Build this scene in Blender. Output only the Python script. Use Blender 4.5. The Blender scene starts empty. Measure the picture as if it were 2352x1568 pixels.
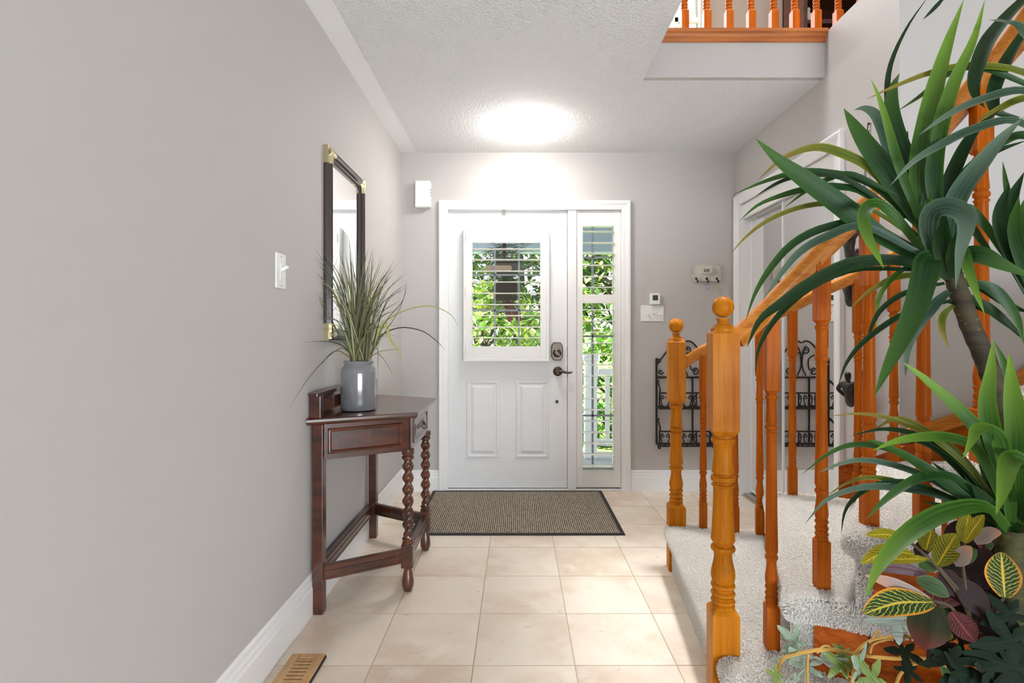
import bpy, bmesh, math, random
from mathutils import Vector, Matrix
random.seed(7)
C = bpy.context.scene.collection
PI = math.pi
# ------------------------------------------------------------------ camera
F, CX, CY, EYE = 1255.0, 1189.0, 770.0, 1.11
cam = bpy.data.cameras.new('camera'); cam_o = bpy.data.objects.new('camera', cam); C.objects.link(cam_o)
cam_o.location = (0, 0, EYE); cam_o.rotation_euler = (PI/2, 0, 0)
cam.sensor_width = 36; cam.lens = F/2352*36
cam.shift_x = (1176-CX)/2352; cam.shift_y = (CY-784)/2352
cam.clip_start = .05
bpy.context.scene.camera = cam_o
# ------------------------------------------------------------------ world, sun, lamps, exposure
w = bpy.data.worlds.new('world'); bpy.context.scene.world = w; w.use_nodes = True
bg = w.node_tree.nodes['Background']; bg.inputs[0].default_value = (.93, .96, 1, 1); bg.inputs[1].default_value = 1.0
vs = bpy.context.scene.view_settings
vs.view_transform = 'Standard'; vs.look = 'None'; vs.gamma = 1; vs.use_curve_mapping = False; vs.exposure = 1.02
sun = bpy.data.lights.new('sun', 'SUN'); sun.energy = 16.0; sun.angle = .03; sun.color = (1, .95, .86)
so = bpy.data.objects.new('sun', sun); C.objects.link(so); so.rotation_euler = Vector((1, .12, -1.1)).to_track_quat('-Z', 'Y').to_euler()
def area(name, loc, target, sx, sy, power, col=(1, 1, 1)):
    l = bpy.data.lights.new(name, 'AREA'); l.shape = 'RECTANGLE'; l.size = sx; l.size_y = sy; l.energy = power; l.color = col
    o = bpy.data.objects.new(name, l); C.objects.link(o); o.location = loc
    o.rotation_euler = (Vector(target)-Vector(loc)).to_track_quat('-Z', 'Y').to_euler(); return o
area('rear_fill_light', (1.9, -3.5, .5), (-.7, 1.6, 1.5), 2.8, .9, 122, (.80, .91, 1))  # added soft fill behind the camera; no window stands there
area('upper_hall_fill', (1.6, -3.9, 4.0), (1.2, 3, 3.0), 2.5, 1.2, 5, (.96, .98, 1))  # weak extra fill high at the rear, without a window behind it
area('landing_daylight', (.45, 4.9, 4.05), (1.2, 2.4, 2.7), 1.6, 1.3, 45, (.96, .98, 1))
area('stairwell_fill', (1.2, 2.6, 4.95), (1.25, 2.1, 0), .5, .5, 13, (.95, .98, 1)).data.spread = math.radians(62)  # unseen lamp added over the stairwell to brighten the treads, no fixture
LAMP_STRENGTH = 27.0

# ------------------------------------------------------------------ geometry helpers
def at(px, py, Y): return Vector(((px-CX)*Y/F, Y, EYE-(py-CY)*Y/F))
def srgb(r, g, b):
    f = lambda c: (c/255/12.92) if c/255 <= .04045 else ((c/255+.055)/1.055)**2.4
    return (f(r), f(g), f(b), 1)
def cr(pts, n):
    pts = [Vector(p) for p in pts]
    P = [pts[0]*2-pts[1]]+pts+[pts[-1]*2-pts[-2]]
    out = []; m = len(pts)-1
    for i in range(n+1):
        t = i/n*m; k = min(int(t), m-1); t -= k
        a, b, c, d = P[k:k+4]
        out.append(.5*((2*b)+(c-a)*t+(2*a-5*b+4*c-d)*t*t+(3*b-a-3*c+d)*t**3))
    return out
class MB:
    def __init__(s): s.v = []; s.f = []; s.uv = {}
    def add(s, vs_, fs):
        o = len(s.v); s.v += [tuple(v) for v in vs_]; s.f += [tuple(i+o for i in f) for f in fs]; return s
    def box(s, x0, x1, y0, y1, z0, z1):
        return s.add([(x0,y0,z0),(x1,y0,z0),(x1,y1,z0),(x0,y1,z0),(x0,y0,z1),(x1,y0,z1),(x1,y1,z1),(x0,y1,z1)],
                     [(0,3,2,1),(4,5,6,7),(0,1,5,4),(1,2,6,5),(2,3,7,6),(3,0,4,7)])
    def bar(s, p, q, wx, wz, up=(0,0,1)):
        p, q = Vector(p), Vector(q); t = (q-p).normalized(); u = Vector(up)
        a = t.cross(u).normalized()*wx/2; b = a.cross(t).normalized()*wz/2
        vs_ = [p-a-b, p+a-b, p+a+b, p-a+b, q-a-b, q+a-b, q+a+b, q-a+b]
        return s.add(vs_, [(0,1,2,3),(7,6,5,4),(1,0,4,5),(2,1,5,6),(3,2,6,7),(0,3,7,4)])
    def prism(s, poly, z0, z1):
        n = len(poly)
        return s.add([(x,y,z0) for x,y in poly]+[(x,y,z1) for x,y in poly],
                     [tuple(reversed(range(n))), tuple(range(n,2*n))]+[(i,(i+1)%n,n+(i+1)%n,n+i) for i in range(n)])
    def prism_y(s, poly, y0, y1):   # polygon in (x, z)
        n = len(poly)
        return s.add([(x,y0,z) for x,z in poly]+[(x,y1,z) for x,z in poly],
                     [tuple(range(n)), tuple(reversed(range(n,2*n)))]+[(i,n+i,n+(i+1)%n,(i+1)%n) for i in range(n)])
    def lathe(s, prof, n=20, c=(0,0,0), cap=True, M=None):
        vs_ = []; fs = []
        for r, z in prof:
            for k in range(n):
                a = 2*PI*k/n; p = Vector((r*math.cos(a), r*math.sin(a), z))
                if M: p = M @ p
                vs_.append(p+Vector(c))
        m = len(prof)
        for j in range(m-1):
            for k in range(n): fs.append((j*n+k, j*n+(k+1)%n, (j+1)*n+(k+1)%n, (j+1)*n+k))
        if cap: fs += [tuple(reversed(range(n))), tuple(range((m-1)*n, m*n))]
        return s.add(vs_, fs)
    def tube(s, pts, r, n=8, cap=True):
        pts = [Vector(p) for p in pts]; m = len(pts); rs = r if isinstance(r, (list, tuple)) else [r]*m
        t0 = (pts[1]-pts[0]).normalized(); nn = t0.orthogonal().normalized(); vs_ = []; fs = []
        for i in range(m):
            t = (pts[min(i+1,m-1)]-pts[max(i-1,0)]).normalized()
            nn = (nn-t*nn.dot(t)); nn = nn.normalized() if nn.length > 1e-6 else t.orthogonal().normalized()
            b = t.cross(nn)
            for k in range(n):
                a = 2*PI*k/n; vs_.append(pts[i]+(nn*math.cos(a)+b*math.sin(a))*rs[i])
        for i in range(m-1):
            for k in range(n): fs.append((i*n+k, i*n+(k+1)%n, (i+1)*n+(k+1)%n, (i+1)*n+k))
        if cap: fs += [tuple(reversed(range(n))), tuple(range((m-1)*n, m*n))]
        return s.add(vs_, fs)
    def sweep(s, path, prof, normal, closed=False):
        # planar mitred sweep; profile points (u in plane to the left of the path, v along the normal)
        path = [Vector(p) for p in path]; nrm = Vector(normal); m = len(path); k = len(prof); vs_ = []; fs = []
        for i in range(m):
            if closed: ta = (path[i]-path[i-1]).normalized(); tb = (path[(i+1)%m]-path[i]).normalized()
            else:
                ta = (path[i]-path[i-1]).normalized() if i else None
                tb = (path[i+1]-path[i]).normalized() if i < m-1 else None
                ta = ta or tb; tb = tb or ta
            la, lb = nrm.cross(ta), nrm.cross(tb); mm = la+lb
            mm = mm*(2/mm.length_squared) if mm.length > 1e-6 else la
            for u, v in prof: vs_.append(path[i]+mm*u+nrm*v)
        for i in range(m if closed else m-1):
            j = (i+1) % m
            for q in range(k): fs.append((i*k+q, i*k+(q+1)%k, j*k+(q+1)%k, j*k+q))
        if not closed: fs += [tuple(reversed(range(k))), tuple(range((m-1)*k, m*k))]
        return s.add(vs_, fs)
    def rings(s, x0, x1, z0, z1, steps, y, sgn=-1):
        # concentric rectangles in the xz plane; steps (inset, depth towards the room)
        vs_ = []; fs = []
        for ins, d in steps:
            yy = y+sgn*d; vs_ += [(x0+ins,yy,z0+ins),(x1-ins,yy,z0+ins),(x1-ins,yy,z1-ins),(x0+ins,yy,z1-ins)]
        n = len(steps)
        for j in range(n-1):
            for k in range(4): fs.append((j*4+k, j*4+(k+1)%4, (j+1)*4+(k+1)%4, (j+1)*4+k))
        fs.append(tuple((n-1)*4+k for k in range(4)))
        return s.add(vs_, fs)
    def xf(s, M): s.v = [tuple(M @ Vector(v)) for v in s.v]; return s
    def mesh(s, name, mat=None, smooth=False):
        me = bpy.data.meshes.new(name); me.from_pydata(s.v, [], s.f); me.validate()
        bm = bmesh.new(); bm.from_mesh(me); bmesh.ops.recalc_face_normals(bm, faces=bm.faces); bm.to_mesh(me); bm.free()
        if smooth:
            me.polygons.foreach_set('use_smooth', [True]*len(me.polygons))
            if smooth != 'all':
                try: me.set_sharp_from_angle(angle=math.radians(smooth if smooth is not True else 40))
                except Exception: pass
        if mat: me.materials.append(mat)
        return me
    def build(s, name, mat=None, parent=None, smooth=False, bevel=0, loc=None, seg=2):
        o = bpy.data.objects.new(name, s.mesh(name, mat, smooth)); C.objects.link(o)
        if bevel:
            b = o.modifiers.new('bevel', 'BEVEL'); b.width = bevel; b.segments = seg; b.limit_method = 'ANGLE'; b.angle_limit = math.radians(40)
        if parent is not None: place(o, parent)
        if loc is not None: o.location = loc
        return o
def place(o, parent):      # world-space mesh under a parent standing somewhere
    o.parent = parent; o.matrix_parent_inverse = parent.matrix_basis.inverted() if parent.parent is None else Matrix()
def tag(o, label=None, cat=None, group=None, kind=None):
    if label: o['label'] = label
    if cat: o['category'] = cat
    if group: o['group'] = group
    if kind: o['kind'] = kind
    return o
def thing(name, label, cat, loc=(0,0,0), group=None):
    o = bpy.data.objects.new(name, None); C.objects.link(o); o.location = loc; o.empty_display_size = .05
    o.matrix_basis = Matrix.Translation(loc)
    return tag(o, label, cat, group)
def structure(o): o['kind'] = 'structure'; return o
def semp(name, loc=(0,0,0)):
    o = bpy.data.objects.new(name, None); C.objects.link(o); o.matrix_basis = Matrix.Translation(loc); o['kind'] = 'structure'; return o

# ------------------------------------------------------------------ materials
def mat(name, col, rough=.5, metal=0, noise=None, bump=None, spec=.5, coat=0, coord='Object', rand=0):
    """noise: list of (scale, col2, strength, (sx,sy,sz), detail); bump: (scale, strength, distance, (sx,sy,sz))"""
    m = bpy.data.materials.new(name); m.use_nodes = True; nt = m.node_tree; N = nt.nodes; L = nt.links
    b = N['Principled BSDF']; b.inputs['Base Color'].default_value = col; b.inputs['Roughness'].default_value = rough
    b.inputs['Metallic'].default_value = metal; b.inputs['Specular IOR Level'].default_value = spec
    if coat: b.inputs['Coat Weight'].default_value = coat; b.inputs['Coat Roughness'].default_value = .12
    tc = N.new('ShaderNodeTexCoord'); src = tc.outputs[coord]
    oi = None
    if rand:
        oi = N.new('ShaderNodeObjectInfo'); va = N.new('ShaderNodeVectorMath'); va.operation = 'SCALE'; va.inputs['Scale'].default_value = 37
        cmb = N.new('ShaderNodeCombineXYZ')
        for k in range(3): L.new(oi.outputs['Random'], cmb.inputs[k])
        L.new(cmb.outputs[0], va.inputs[0]); ad = N.new('ShaderNodeVectorMath'); L.new(src, ad.inputs[0]); L.new(va.outputs[0], ad.inputs[1]); src = ad.outputs[0]
    def nz(scale, sc, detail=4):
        mp = N.new('ShaderNodeMapping'); mp.inputs['Scale'].default_value = sc; L.new(src, mp.inputs[0])
        t = N.new('ShaderNodeTexNoise'); t.inputs['Scale'].default_value = scale; t.inputs['Detail'].default_value = detail; L.new(mp.outputs[0], t.inputs[0]); return t
    cur = None
    for (scale, c2, lo, hi, sc, det) in (noise or []):
        t = nz(scale, sc, det); r = N.new('ShaderNodeMapRange'); r.inputs[1].default_value = lo; r.inputs[2].default_value = hi
        L.new(t.outputs[0], r.inputs[0]); mx = N.new('ShaderNodeMix'); mx.data_type = 'RGBA'
        L.new(r.outputs[0], mx.inputs[0])
        if cur is None: mx.inputs[6].default_value = col
        else: L.new(cur, mx.inputs[6])
        mx.inputs[7].default_value = c2; cur = mx.outputs[2]
    if rand and cur is not None:
        hs = N.new('ShaderNodeHueSaturation'); mr = N.new('ShaderNodeMapRange'); mr.inputs[3].default_value = 1-rand; mr.inputs[4].default_value = 1+rand
        L.new(oi.outputs['Random'], mr.inputs[0]); L.new(mr.outputs[0], hs.inputs['Value']); L.new(cur, hs.inputs['Color']); cur = hs.outputs[0]
    if cur is not None: L.new(cur, b.inputs['Base Color'])
    if bump:
        t = nz(bump[0], bump[3] if len(bump) > 3 else (1,1,1), 5); bp = N.new('ShaderNodeBump'); bp.inputs['Strength'].default_value = bump[1]; bp.inputs['Distance'].default_value = bump[2]
        L.new(t.outputs[0], bp.inputs['Height']); L.new(bp.outputs[0], b.inputs['Normal'])
    return m
def emis(name, col, s):
    m = bpy.data.materials.new(name); m.use_nodes = True; b = m.node_tree.nodes['Principled BSDF']
    b.inputs['Base Color'].default_value = col; b.inputs['Emission Color'].default_value = col; b.inputs['Emission Strength'].default_value = s; return m
ONE = (1,1,1)
M_wall = mat('wall_paint', srgb(191,186,183), .75, bump=(220, .05, .002))
M_white = mat('white_paint', srgb(238,237,236), .38)
M_door = mat('door_paint', srgb(236,236,237), .42)
M_plastic = mat('white_plastic', srgb(240,240,238), .3)
M_stucco = mat('stipple_ceiling', srgb(247,246,245), .9, bump=(105, .9, .02))
M_ceil_flat = mat('smooth_ceiling_border', srgb(247,246,245), .85)
M_tile = mat('beige_tile', srgb(244,230,213), .33, noise=[(3.2, srgb(226,204,183), .42, .66, ONE, 6), (9, srgb(246,234,219), .5, .75, ONE, 8), (38, srgb(208,182,158), .66, .8, ONE, 3)], bump=(25, .04, .003), rand=.035)
M_grout = mat('grout', srgb(200,182,158), .9)
WG = (26, 26, 1.2)
M_oak = mat('golden_oak', srgb(194,118,20), .46, noise=[(2.2, srgb(168,92,8), .35, .72, WG, 6), (9, srgb(204,134,34), .55, .8, (20,20,.7), 3), (6, srgb(128,60,8), .66, .78, (60,60,1.5), 2)], bump=(6, .06, .002, (60,60,1.5)), coat=.02, spec=.1, rand=.07)
M_oak_r = mat('red_golden_oak', srgb(192,98,16), .44, noise=[(2.2, srgb(160,72,6), .35, .72, WG, 6), (9, srgb(202,114,28), .55, .8, (20,20,.7), 3), (6, srgb(128,52,6), .66, .78, (60,60,1.5), 2)], bump=(6, .06, .002, (60,60,1.5)), coat=.02, spec=.1, rand=.08)
M_oak_h = mat('golden_oak_rail', srgb(198,122,36), .42, noise=[(2.2, srgb(168,92,16), .35, .72, (1.2,22,26), 6), (8, srgb(208,142,64), .5, .8, (1,20,20), 3)], coat=.06, spec=.3)
M_oak_d = mat('red_oak_stringer', srgb(186,90,20), .45, spec=.2, noise=[(3, srgb(146,60,6), .4, .66, (2,10,14), 6), (9, srgb(204,112,34), .5, .8, (2,12,22), 3)], coat=.05)
M_oak_n = mat('oak_nosing', srgb(190,112,50), .35, noise=[(3, srgb(163,88,34), .4, .66, (1,14,18), 5)], coat=.2)
M_mahog = mat('dark_mahogany', srgb(84,40,22), .28, noise=[(3, srgb(50,24,15), .38, .66, (2,3,9), 6), (7, srgb(92,48,28), .55, .82, (6,6,1.5), 4)], coat=.5, bump=(8, .05, .002, (2,3,20)))
M_mahog_p = mat('mahogany_panel', srgb(118,56,24), .3, noise=[(4, srgb(66,30,15), .38, .64, (1.5,3,10), 6)], coat=.5)
M_carpet = mat('grey_beige_carpet', srgb(228,223,216), 1, spec=.1, noise=[(240, srgb(190,182,172), .42, .62, ONE, 3), (14, srgb(232,228,222), .45, .7, ONE, 4)], bump=(260, .8, .008))
M_tuft = mat('carpet_tuft', srgb(244,240,234), 1, spec=.1, noise=[(170, srgb(214,207,198), .4, .66, ONE, 2)], coord='Object')
M_iron = mat('wrought_iron', srgb(46,38,36), .5, metal=.4)
M_bronze = mat('dark_bronze', srgb(52,46,46), .42, metal=.35, noise=[(30, srgb(32,28,28), .4, .7, ONE, 3)])
M_nickel = mat('antique_nickel', srgb(92,82,74), .3, metal=1)
M_steel = mat('steel', srgb(190,190,190), .25, metal=1)
M_brass = mat('antique_brass', srgb(206,194,160), .3, metal=1)
M_frame = mat('dark_brown_frame', srgb(58,42,40), .3, coat=.3)
M_mirror = mat('mirror_glass', (.93,.94,.94,1), .0, metal=1)
M_black = mat('black', srgb(22,22,24), .6)
M_binding = mat('black_binding', srgb(48,46,47), .85, bump=(500, .4, .002))
M_vase = mat('grey_glaze', srgb(134,134,136), .13, noise=[(5, srgb(108,108,111), .4, .65, (1,1,.5), 4), (14, srgb(150,151,153), .62, .8, (1,1,.35), 4)], coat=.8)
M_soil = mat('soil', srgb(60,46,36), .95, bump=(60, .8, .02))
M_maple = mat('maple_vent', srgb(205,164,116), .45, noise=[(4, srgb(190,145,96), .4, .7, (14,1.5,1), 5)])
M_shut = mat('shutter_paint', srgb(240,238,234), .35)
M_lcd = mat('lcd', srgb(58,66,64), .2)
M_antique = mat('chipped_cream_paint', srgb(206,200,188), .7, noise=[(22, srgb(180,172,160), .45, .65, ONE, 4), (11, srgb(92,78,66), .68, .72, ONE, 6)], bump=(40, .35, .004))
M_glass = bpy.data.materials.new('window_glass'); M_glass.use_nodes = True
_nt = M_glass.node_tree; _nt.nodes.remove(_nt.nodes['Principled BSDF'])
_tr = _nt.nodes.new('ShaderNodeBsdfTransparent'); _gl = _nt.nodes.new('ShaderNodeBsdfGlossy'); _gl.inputs['Roughness'].default_value = 0
_mx = _nt.nodes.new('ShaderNodeMixShader'); _lw = _nt.nodes.new('ShaderNodeFresnel'); _lw.inputs[0].default_value = 1.4
_nt.links.new(_lw.outputs[0], _mx.inputs[0]); _nt.links.new(_tr.outputs[0], _mx.inputs[1]); _nt.links.new(_gl.outputs[0], _mx.inputs[2])
_nt.links.new(_mx.outputs[0], _nt.nodes['Material Output'].inputs[0])
def leafmat(name, dark, light, tip=None, rough=.38, veins=None, rim=None, under=None):
    """u runs across the blade (0..1), v from stalk to tip"""
    m = bpy.data.materials.new(name); m.use_nodes = True; nt = m.node_tree; N = nt.nodes; L = nt.links; b = N['Principled BSDF']
    b.inputs['Roughness'].default_value = rough+.08; b.inputs['Specular IOR Level'].default_value = .32
    uv = N.new('ShaderNodeUVMap'); sp = N.new('ShaderNodeSeparateXYZ'); L.new(uv.outputs[0], sp.inputs[0])
    def math_(op, a, bb):
        n = N.new('ShaderNodeMath'); n.operation = op
        for i, q in enumerate((a, bb)):
            if isinstance(q, (int, float)): n.inputs[i].default_value = q
            elif q is not None: L.new(q, n.inputs[i])
        return n.outputs[0]
    def mix(fac, a, c):
        n = N.new('ShaderNodeMix'); n.data_type = 'RGBA'; L.new(fac, n.inputs[0])
        if isinstance(a, tuple): n.inputs[6].default_value = a
        else: L.new(a, n.inputs[6])
        n.inputs[7].default_value = c; return n.outputs[2]
    def rng(src, lo, hi):
        n = N.new('ShaderNodeMapRange'); n.inputs[1].default_value = lo; n.inputs[2].default_value = hi; L.new(src, n.inputs[0]); return n.outputs[0]
    across = math_('ABSOLUTE', math_('SUBTRACT', sp.outputs[0], .5), None)
    st = N.new('ShaderNodeTexNoise'); st.inputs['Scale'].default_value = 1; mp = N.new('ShaderNodeMapping'); mp.inputs['Scale'].default_value = (26, 1.5, 1); L.new(uv.outputs[0], mp.inputs[0]); L.new(mp.outputs[0], st.inputs[0])
    col = mix(rng(st.outputs[0], .35, .7), dark, light)
    if not veins: col = mix(rng(across, .34, .5), col, light)
    if tip: col = mix(rng(sp.outputs[1], .45, 1.0), col, tip)
    if veins:
        wob = math_('SUBTRACT', sp.outputs[1], math_('MULTIPLY', across, .55))
        nz = N.new('ShaderNodeTexNoise'); nz.inputs['Scale'].default_value = 7; L.new(uv.outputs[0], nz.inputs[0])
        ph = math_('ADD', math_('MULTIPLY', wob, 11.0), math_('MULTIPLY', nz.outputs[0], 1.1))
        fr = math_('ABSOLUTE', math_('SUBTRACT', math_('FRACT', ph, None), .5), None)
        vein = rng(fr, .15, .05); mid = rng(across, .055, .02)
        msk = math_('MAXIMUM', math_('MULTIPLY', vein, .85), mid); col = mix(msk, col, veins)
    if rim: col = mix(rng(across, .4, .47), col, rim)
    if under:
        g = N.new('ShaderNodeNewGeometry'); col = mix(g.outputs['Backfacing'], col, under)
    L.new(col, b.inputs['Base Color'])
    b.inputs['Transmission Weight'].default_value = 0
    tl = N.new('ShaderNodeBsdfTranslucent'); L.new(col, tl.inputs[0]); ms = N.new('ShaderNodeMixShader'); ms.inputs[0].default_value = .22
    L.new(b.outputs[0], ms.inputs[1]); L.new(tl.outputs[0], ms.inputs[2]); L.new(ms.outputs[0], N['Material Output'].inputs[0])
    return m
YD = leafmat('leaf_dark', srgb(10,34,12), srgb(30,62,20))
YM = leafmat('leaf_mid', srgb(12,44,16), srgb(38,78,26), srgb(62,98,32))
YB = leafmat('leaf_bright', srgb(24,58,14), srgb(64,104,24), srgb(116,152,50))
YY = leafmat('leaf_yellowish', srgb(50,70,16), srgb(118,124,26), srgb(140,120,50))
YG = leafmat('leaf_grey_green', srgb(24,52,36), srgb(78,102,82), srgb(104,124,104))
# ------------------------------------------------------------------ room shell
XL, XR, YB_, ZC = -.83, 1.555, 3.9, 2.415
OX, OY = .641, 2.766      # stairwell opening edges
ZU = 2.648                # upper floor
fl = MB().box(XL-.12, 3.2, -4.2, YB_+.1, -.12, -.0016).build('floor', M_grout); structure(fl)
T = .342; G = .004; tx0 = -.149-2*T; ty0 = 1.838-8*T
shared = MB().box(-T/2+G/2, T/2-G/2, -T/2+G/2, T/2-G/2, -.01, 0).mesh('floor_tile', M_tile)
for i in range(0, 7):
    for j in range(0, 15):
        x0, x1 = tx0+i*T-0, tx0+(i+1)*T; y0, y1 = ty0+j*T, ty0+(j+1)*T
        cx0, cx1, cy1 = max(x0, XL), min(x1, XR), min(y1, YB_)
        if cx1-cx0 < .03 or cy1-y0 < .02: continue
        if cx0 == x0 and cx1 == x1 and cy1 == y1:
            o = bpy.data.objects.new('floor_tile', shared); C.objects.link(o); o.location = ((x0+x1)/2, (y0+y1)/2, random.uniform(0, .0006))
        else:
            o = MB().box(-(cx1-cx0)/2+G/2, (cx1-cx0)/2-G/2, -(cy1-y0)/2+G/2, (cy1-y0)/2-G/2, -.01, 0).build('floor_tile', M_tile); o.location = ((cx0+cx1)/2, (y0+cy1)/2, 0)
        o.parent = fl
structure(MB().box(XL-.12, XL, -4.2, YB_+.12, 0, 5.1).build('wall_left', M_wall))
DX0, DX1, DZ = -.515, .757, 2.025     # door unit opening
wb = MB().box(XL, DX0, YB_, YB_+.16, 0, ZC+.1).box(DX1, XR+.3, YB_, YB_+.16, 0, ZC+.1).box(DX0, DX1, YB_, YB_+.16, DZ, ZC+.1)
structure(wb.build('wall_back', M_wall))
KY0, KY1, KZ = 2.667, 3.815, 2.02    # closet opening
wr = MB().box(XR, XR+.2, 2.225, KY0, 0, ZU-.01).box(XR, XR+.2, KY1, YB_, 0, ZU-.01).box(XR, XR+.2, KY0, KY1, KZ, ZU-.01)
wr.box(XR+.2, XR+.7, KY1-.02, KY1, 0, KZ).box(XR+.7, XR+.72, KY0, KY1, 0, KZ)
structure(wr.build('wall_right', M_wall))
structure(MB().box(XR+.2, 3.3, 2.225, 2.36, 0, 5.1).box(XR, XR+.2, 2.225, 2.36, ZU-.01, 5.1).build('wall_stair', M_wall))
structure(MB().box(3.2, 3.3, -4.2, 2.225, 0, 5.1).build('wall_far_right', M_wall))
structure(MB().box(XL-.12, 3.3, -4.3, -4.2, -.1, 5.1).build('wall_rear', M_wall))
# ceiling of stipple plaster with a smooth border along the left wall
ce = MB().box(XL+.11, OX, -4.2, YB_, ZC, ZC+.12).box(OX, XR, OY, YB_, ZC, ZC+.12)
ceo = structure(ce.build('ceiling', M_stucco))
MB().box(XL, XL+.11, -4.2, YB_, ZC+.001, ZC+.12).build('smooth_border', M_ceil_flat, ceo)
structure(MB().box(OX, XR, OY-.002, OY+.03, ZC-.0005, ZU-.05).box(OX-.03, OX, -4.2, OY+.03, ZC+.001, ZU-.01).build('wall_stairwell_fascia', M_wall))
structure(MB().box(XL, OX-.03, -4.2, YB_+.2, ZC+.12, ZU).box(OX-.03, 3.6, OY+.03, 5.2, ZU-.05, ZU).box(XR+.2, 3.6, 2.36, OY+.1, ZU-.05, ZU).build('floor_upper', M_maple))
structure(MB().box(XL, 3.6, -4.2, 5.3, 5.0, 5.1).build('ceiling_upper', M_ceil_flat))
# upstairs wall with the window
UW0, UW1, UZ0, UZ1 = -.4, 1.66, 3.45, 4.75
structure(MB().box(XL, UW0, 5.0, 5.12, ZU, 5.0).box(UW1, 4.4, 5.0, 5.12, ZU, 5.0).box(UW0, UW1, 5.0, 5.12, ZU, UZ0).box(UW0, UW1, 5.0, 5.12, UZ1, 5.0).build('wall_upper', M_wall))
structure(MB().box(3.5, 3.6, 2.36, 5, ZU, 5.0).build('wall_upper_right', M_wall))
w2 = semp('window_2', (.63, 4.99, UZ0))
MB().sweep([(UW0,4.995,UZ0),(UW0,4.995,UZ1),(UW1,4.995,UZ1),(UW1,4.995,UZ0)], [(0,0),(.07,0),(.07,.018),(0,.03)], (0,-1,0), True).build('window_casing', M_white, w2)
MB().box(1.445, 1.475, 5.02, 5.06, UZ0, UZ1).box(UW0, UW1, 5.02, 5.06, 3.99, 4.03).build('window_sash', M_white, w2)
MB().box(UW0, UW1, 5.07, 5.075, UZ0, UZ1).build('window_pane', M_glass, w2)
# ------------------------------------------------------------------ baseboards, casings
BB = [(0,0),(.017,0),(.017,.098),(.013,.108),(.013,.118),(.009,.126),(.009,.142),(.004,.15),(0,.15)]
bbl = [(u, v*1.07) for u, v in BB]
structure(MB().sweep([(XL,YB_,0),(XL,-4.2,0)], bbl, (0,0,1)).build('baseboard_left', M_white))
structure(MB().sweep([(-.56,YB_,0),(XL,YB_,0)], BB, (0,0,1)).sweep([(XR,YB_,0),(.80,YB_,0)], BB, (0,0,1)).build('baseboard_back', M_white))
CAS = [(0,0),(0,.012),(.012,.016),(.03,.018),(.044,.024),(.058,.026),(.064,.022),(.064,0)]
structure(MB().sweep([(DX0+.018,YB_,0),(DX0+.018,YB_,DZ-.02),(DX1-.018,YB_,DZ-.02),(DX1-.018,YB_,0)], CAS, (0,-1,0)).build('trim_1', M_white))
t2 = MB().sweep([(XR,KY1,0),(XR,KY1,KZ),(XR,KY0,KZ),(XR,KY0,0)], [(u*1.06, v) for u, v in CAS], (-1,0,0))
t2.box(XR+.001, XR+.14, KY0-.012, KY0+.003, 0, KZ+.001).box(XR+.001, XR+.14, KY1-.003, KY1+.012, 0, KZ+.001)
structure(t2.build('trim_2', M_white))
structure(MB().box(XR+.012, XR+.03, KY0, KY1, KZ-.1, KZ+.01).build('trim_3', M_white, bevel=.002))   # track fascia
nos = MB().sweep([(OX-.03,OY,ZU),(XR+.0,OY,ZU)], [(0,0),(.0,-.058),(-.012,-.058),(-.014,-.042),(-.02,-.036),(-.024,-.022),(-.034,-.016),(-.034,0)], (0,0,1))
structure(nos.box(OX-.03, 1.9, OY, OY+.09, ZU-.012, ZU+.001).build('trim_4', M_oak_n))
# ------------------------------------------------------------------ front door
YD_ = 3.918
def dx(px): return (px-CX)*YD_/F
def dz(py): return EYE-(py-CY)*YD_/F
d1 = semp('door_1', (dx(1166), YD_, 0))
MB().box(DX0-.02, dx(1028.2), YB_-.002, YB_+.15, 0, DZ).box(dx(1303.5), dx(1323), YB_-.002, YB_+.15, 0, DZ).box(DX0, DX1, YB_-.002, YB_+.15, dz(480), DZ+.01).build('door_jamb', M_white, d1, bevel=.002)
sx0, sx1, sz0, sz1 = dx(1029.3), dx(1302.3), dz(1120), dz(481.5)
wx0, wx1, wz0, wz1 = dx(1083), dx(1243), dz(797), dz(553)
sl = MB().box(sx0, wx0, YD_, YD_+.045, sz0, sz1).box(wx1, sx1, YD_, YD_+.045, sz0, sz1).box(wx0, wx1, YD_, YD_+.045, sz0, wz0).box(wx0, wx1, YD_, YD_+.045, wz1, sz1)
MB.build(sl, 'door_slab', M_door, d1)
MB().box(DX0, dx(1427), YB_-.0, YD_+.1, -.005, .012).build('threshold', M_white, d1, bevel=.004)
MB().box(sx0, sx1, YD_+.004, YD_+.04, .0125, sz0-.001).build('door_sweep', M_black, d1)
for a, b_ in ((1071, 1147), (1184, 1261)):
    MB().rings(dx(a), dx(b_), dz(1051), dz(873), [(0,0),(.004,.006),(.016,.007),(.024,.0015),(.034,.0015),(.052,.0085),(.056,.0085)], YD_-.0005).build('raised_panel', M_door, d1)
MB().box(wx0, wx1, YD_+.02, YD_+.026, wz0, wz1).build('glass_pane', M_glass, d1)
g = MB()
for px in (1136, 1192): g.box(dx(px)-.007, dx(px)+.007, YD_+.028, YD_+.036, wz0, wz1)
for py in (630, 712): g.box(wx0, wx1, YD_+.028, YD_+.036, dz(py)-.007, dz(py)+.007)
M_munt = mat('grey_muntin', srgb(176,182,192), .4)
g.build('window_grille', M_munt, d1)
for py in (550, 802, 1052):
    MB().box(sx0-.018, sx0+.004, YD_-.014, YD_+.002, dz(py)-.052, dz(py)+.052).lathe([(.006,-.055),(.007,0),(.006,.055)], 8, (sx0-.004, YD_-.012, dz(py))).build('hinge', M_white, d1, bevel=.002)
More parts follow.
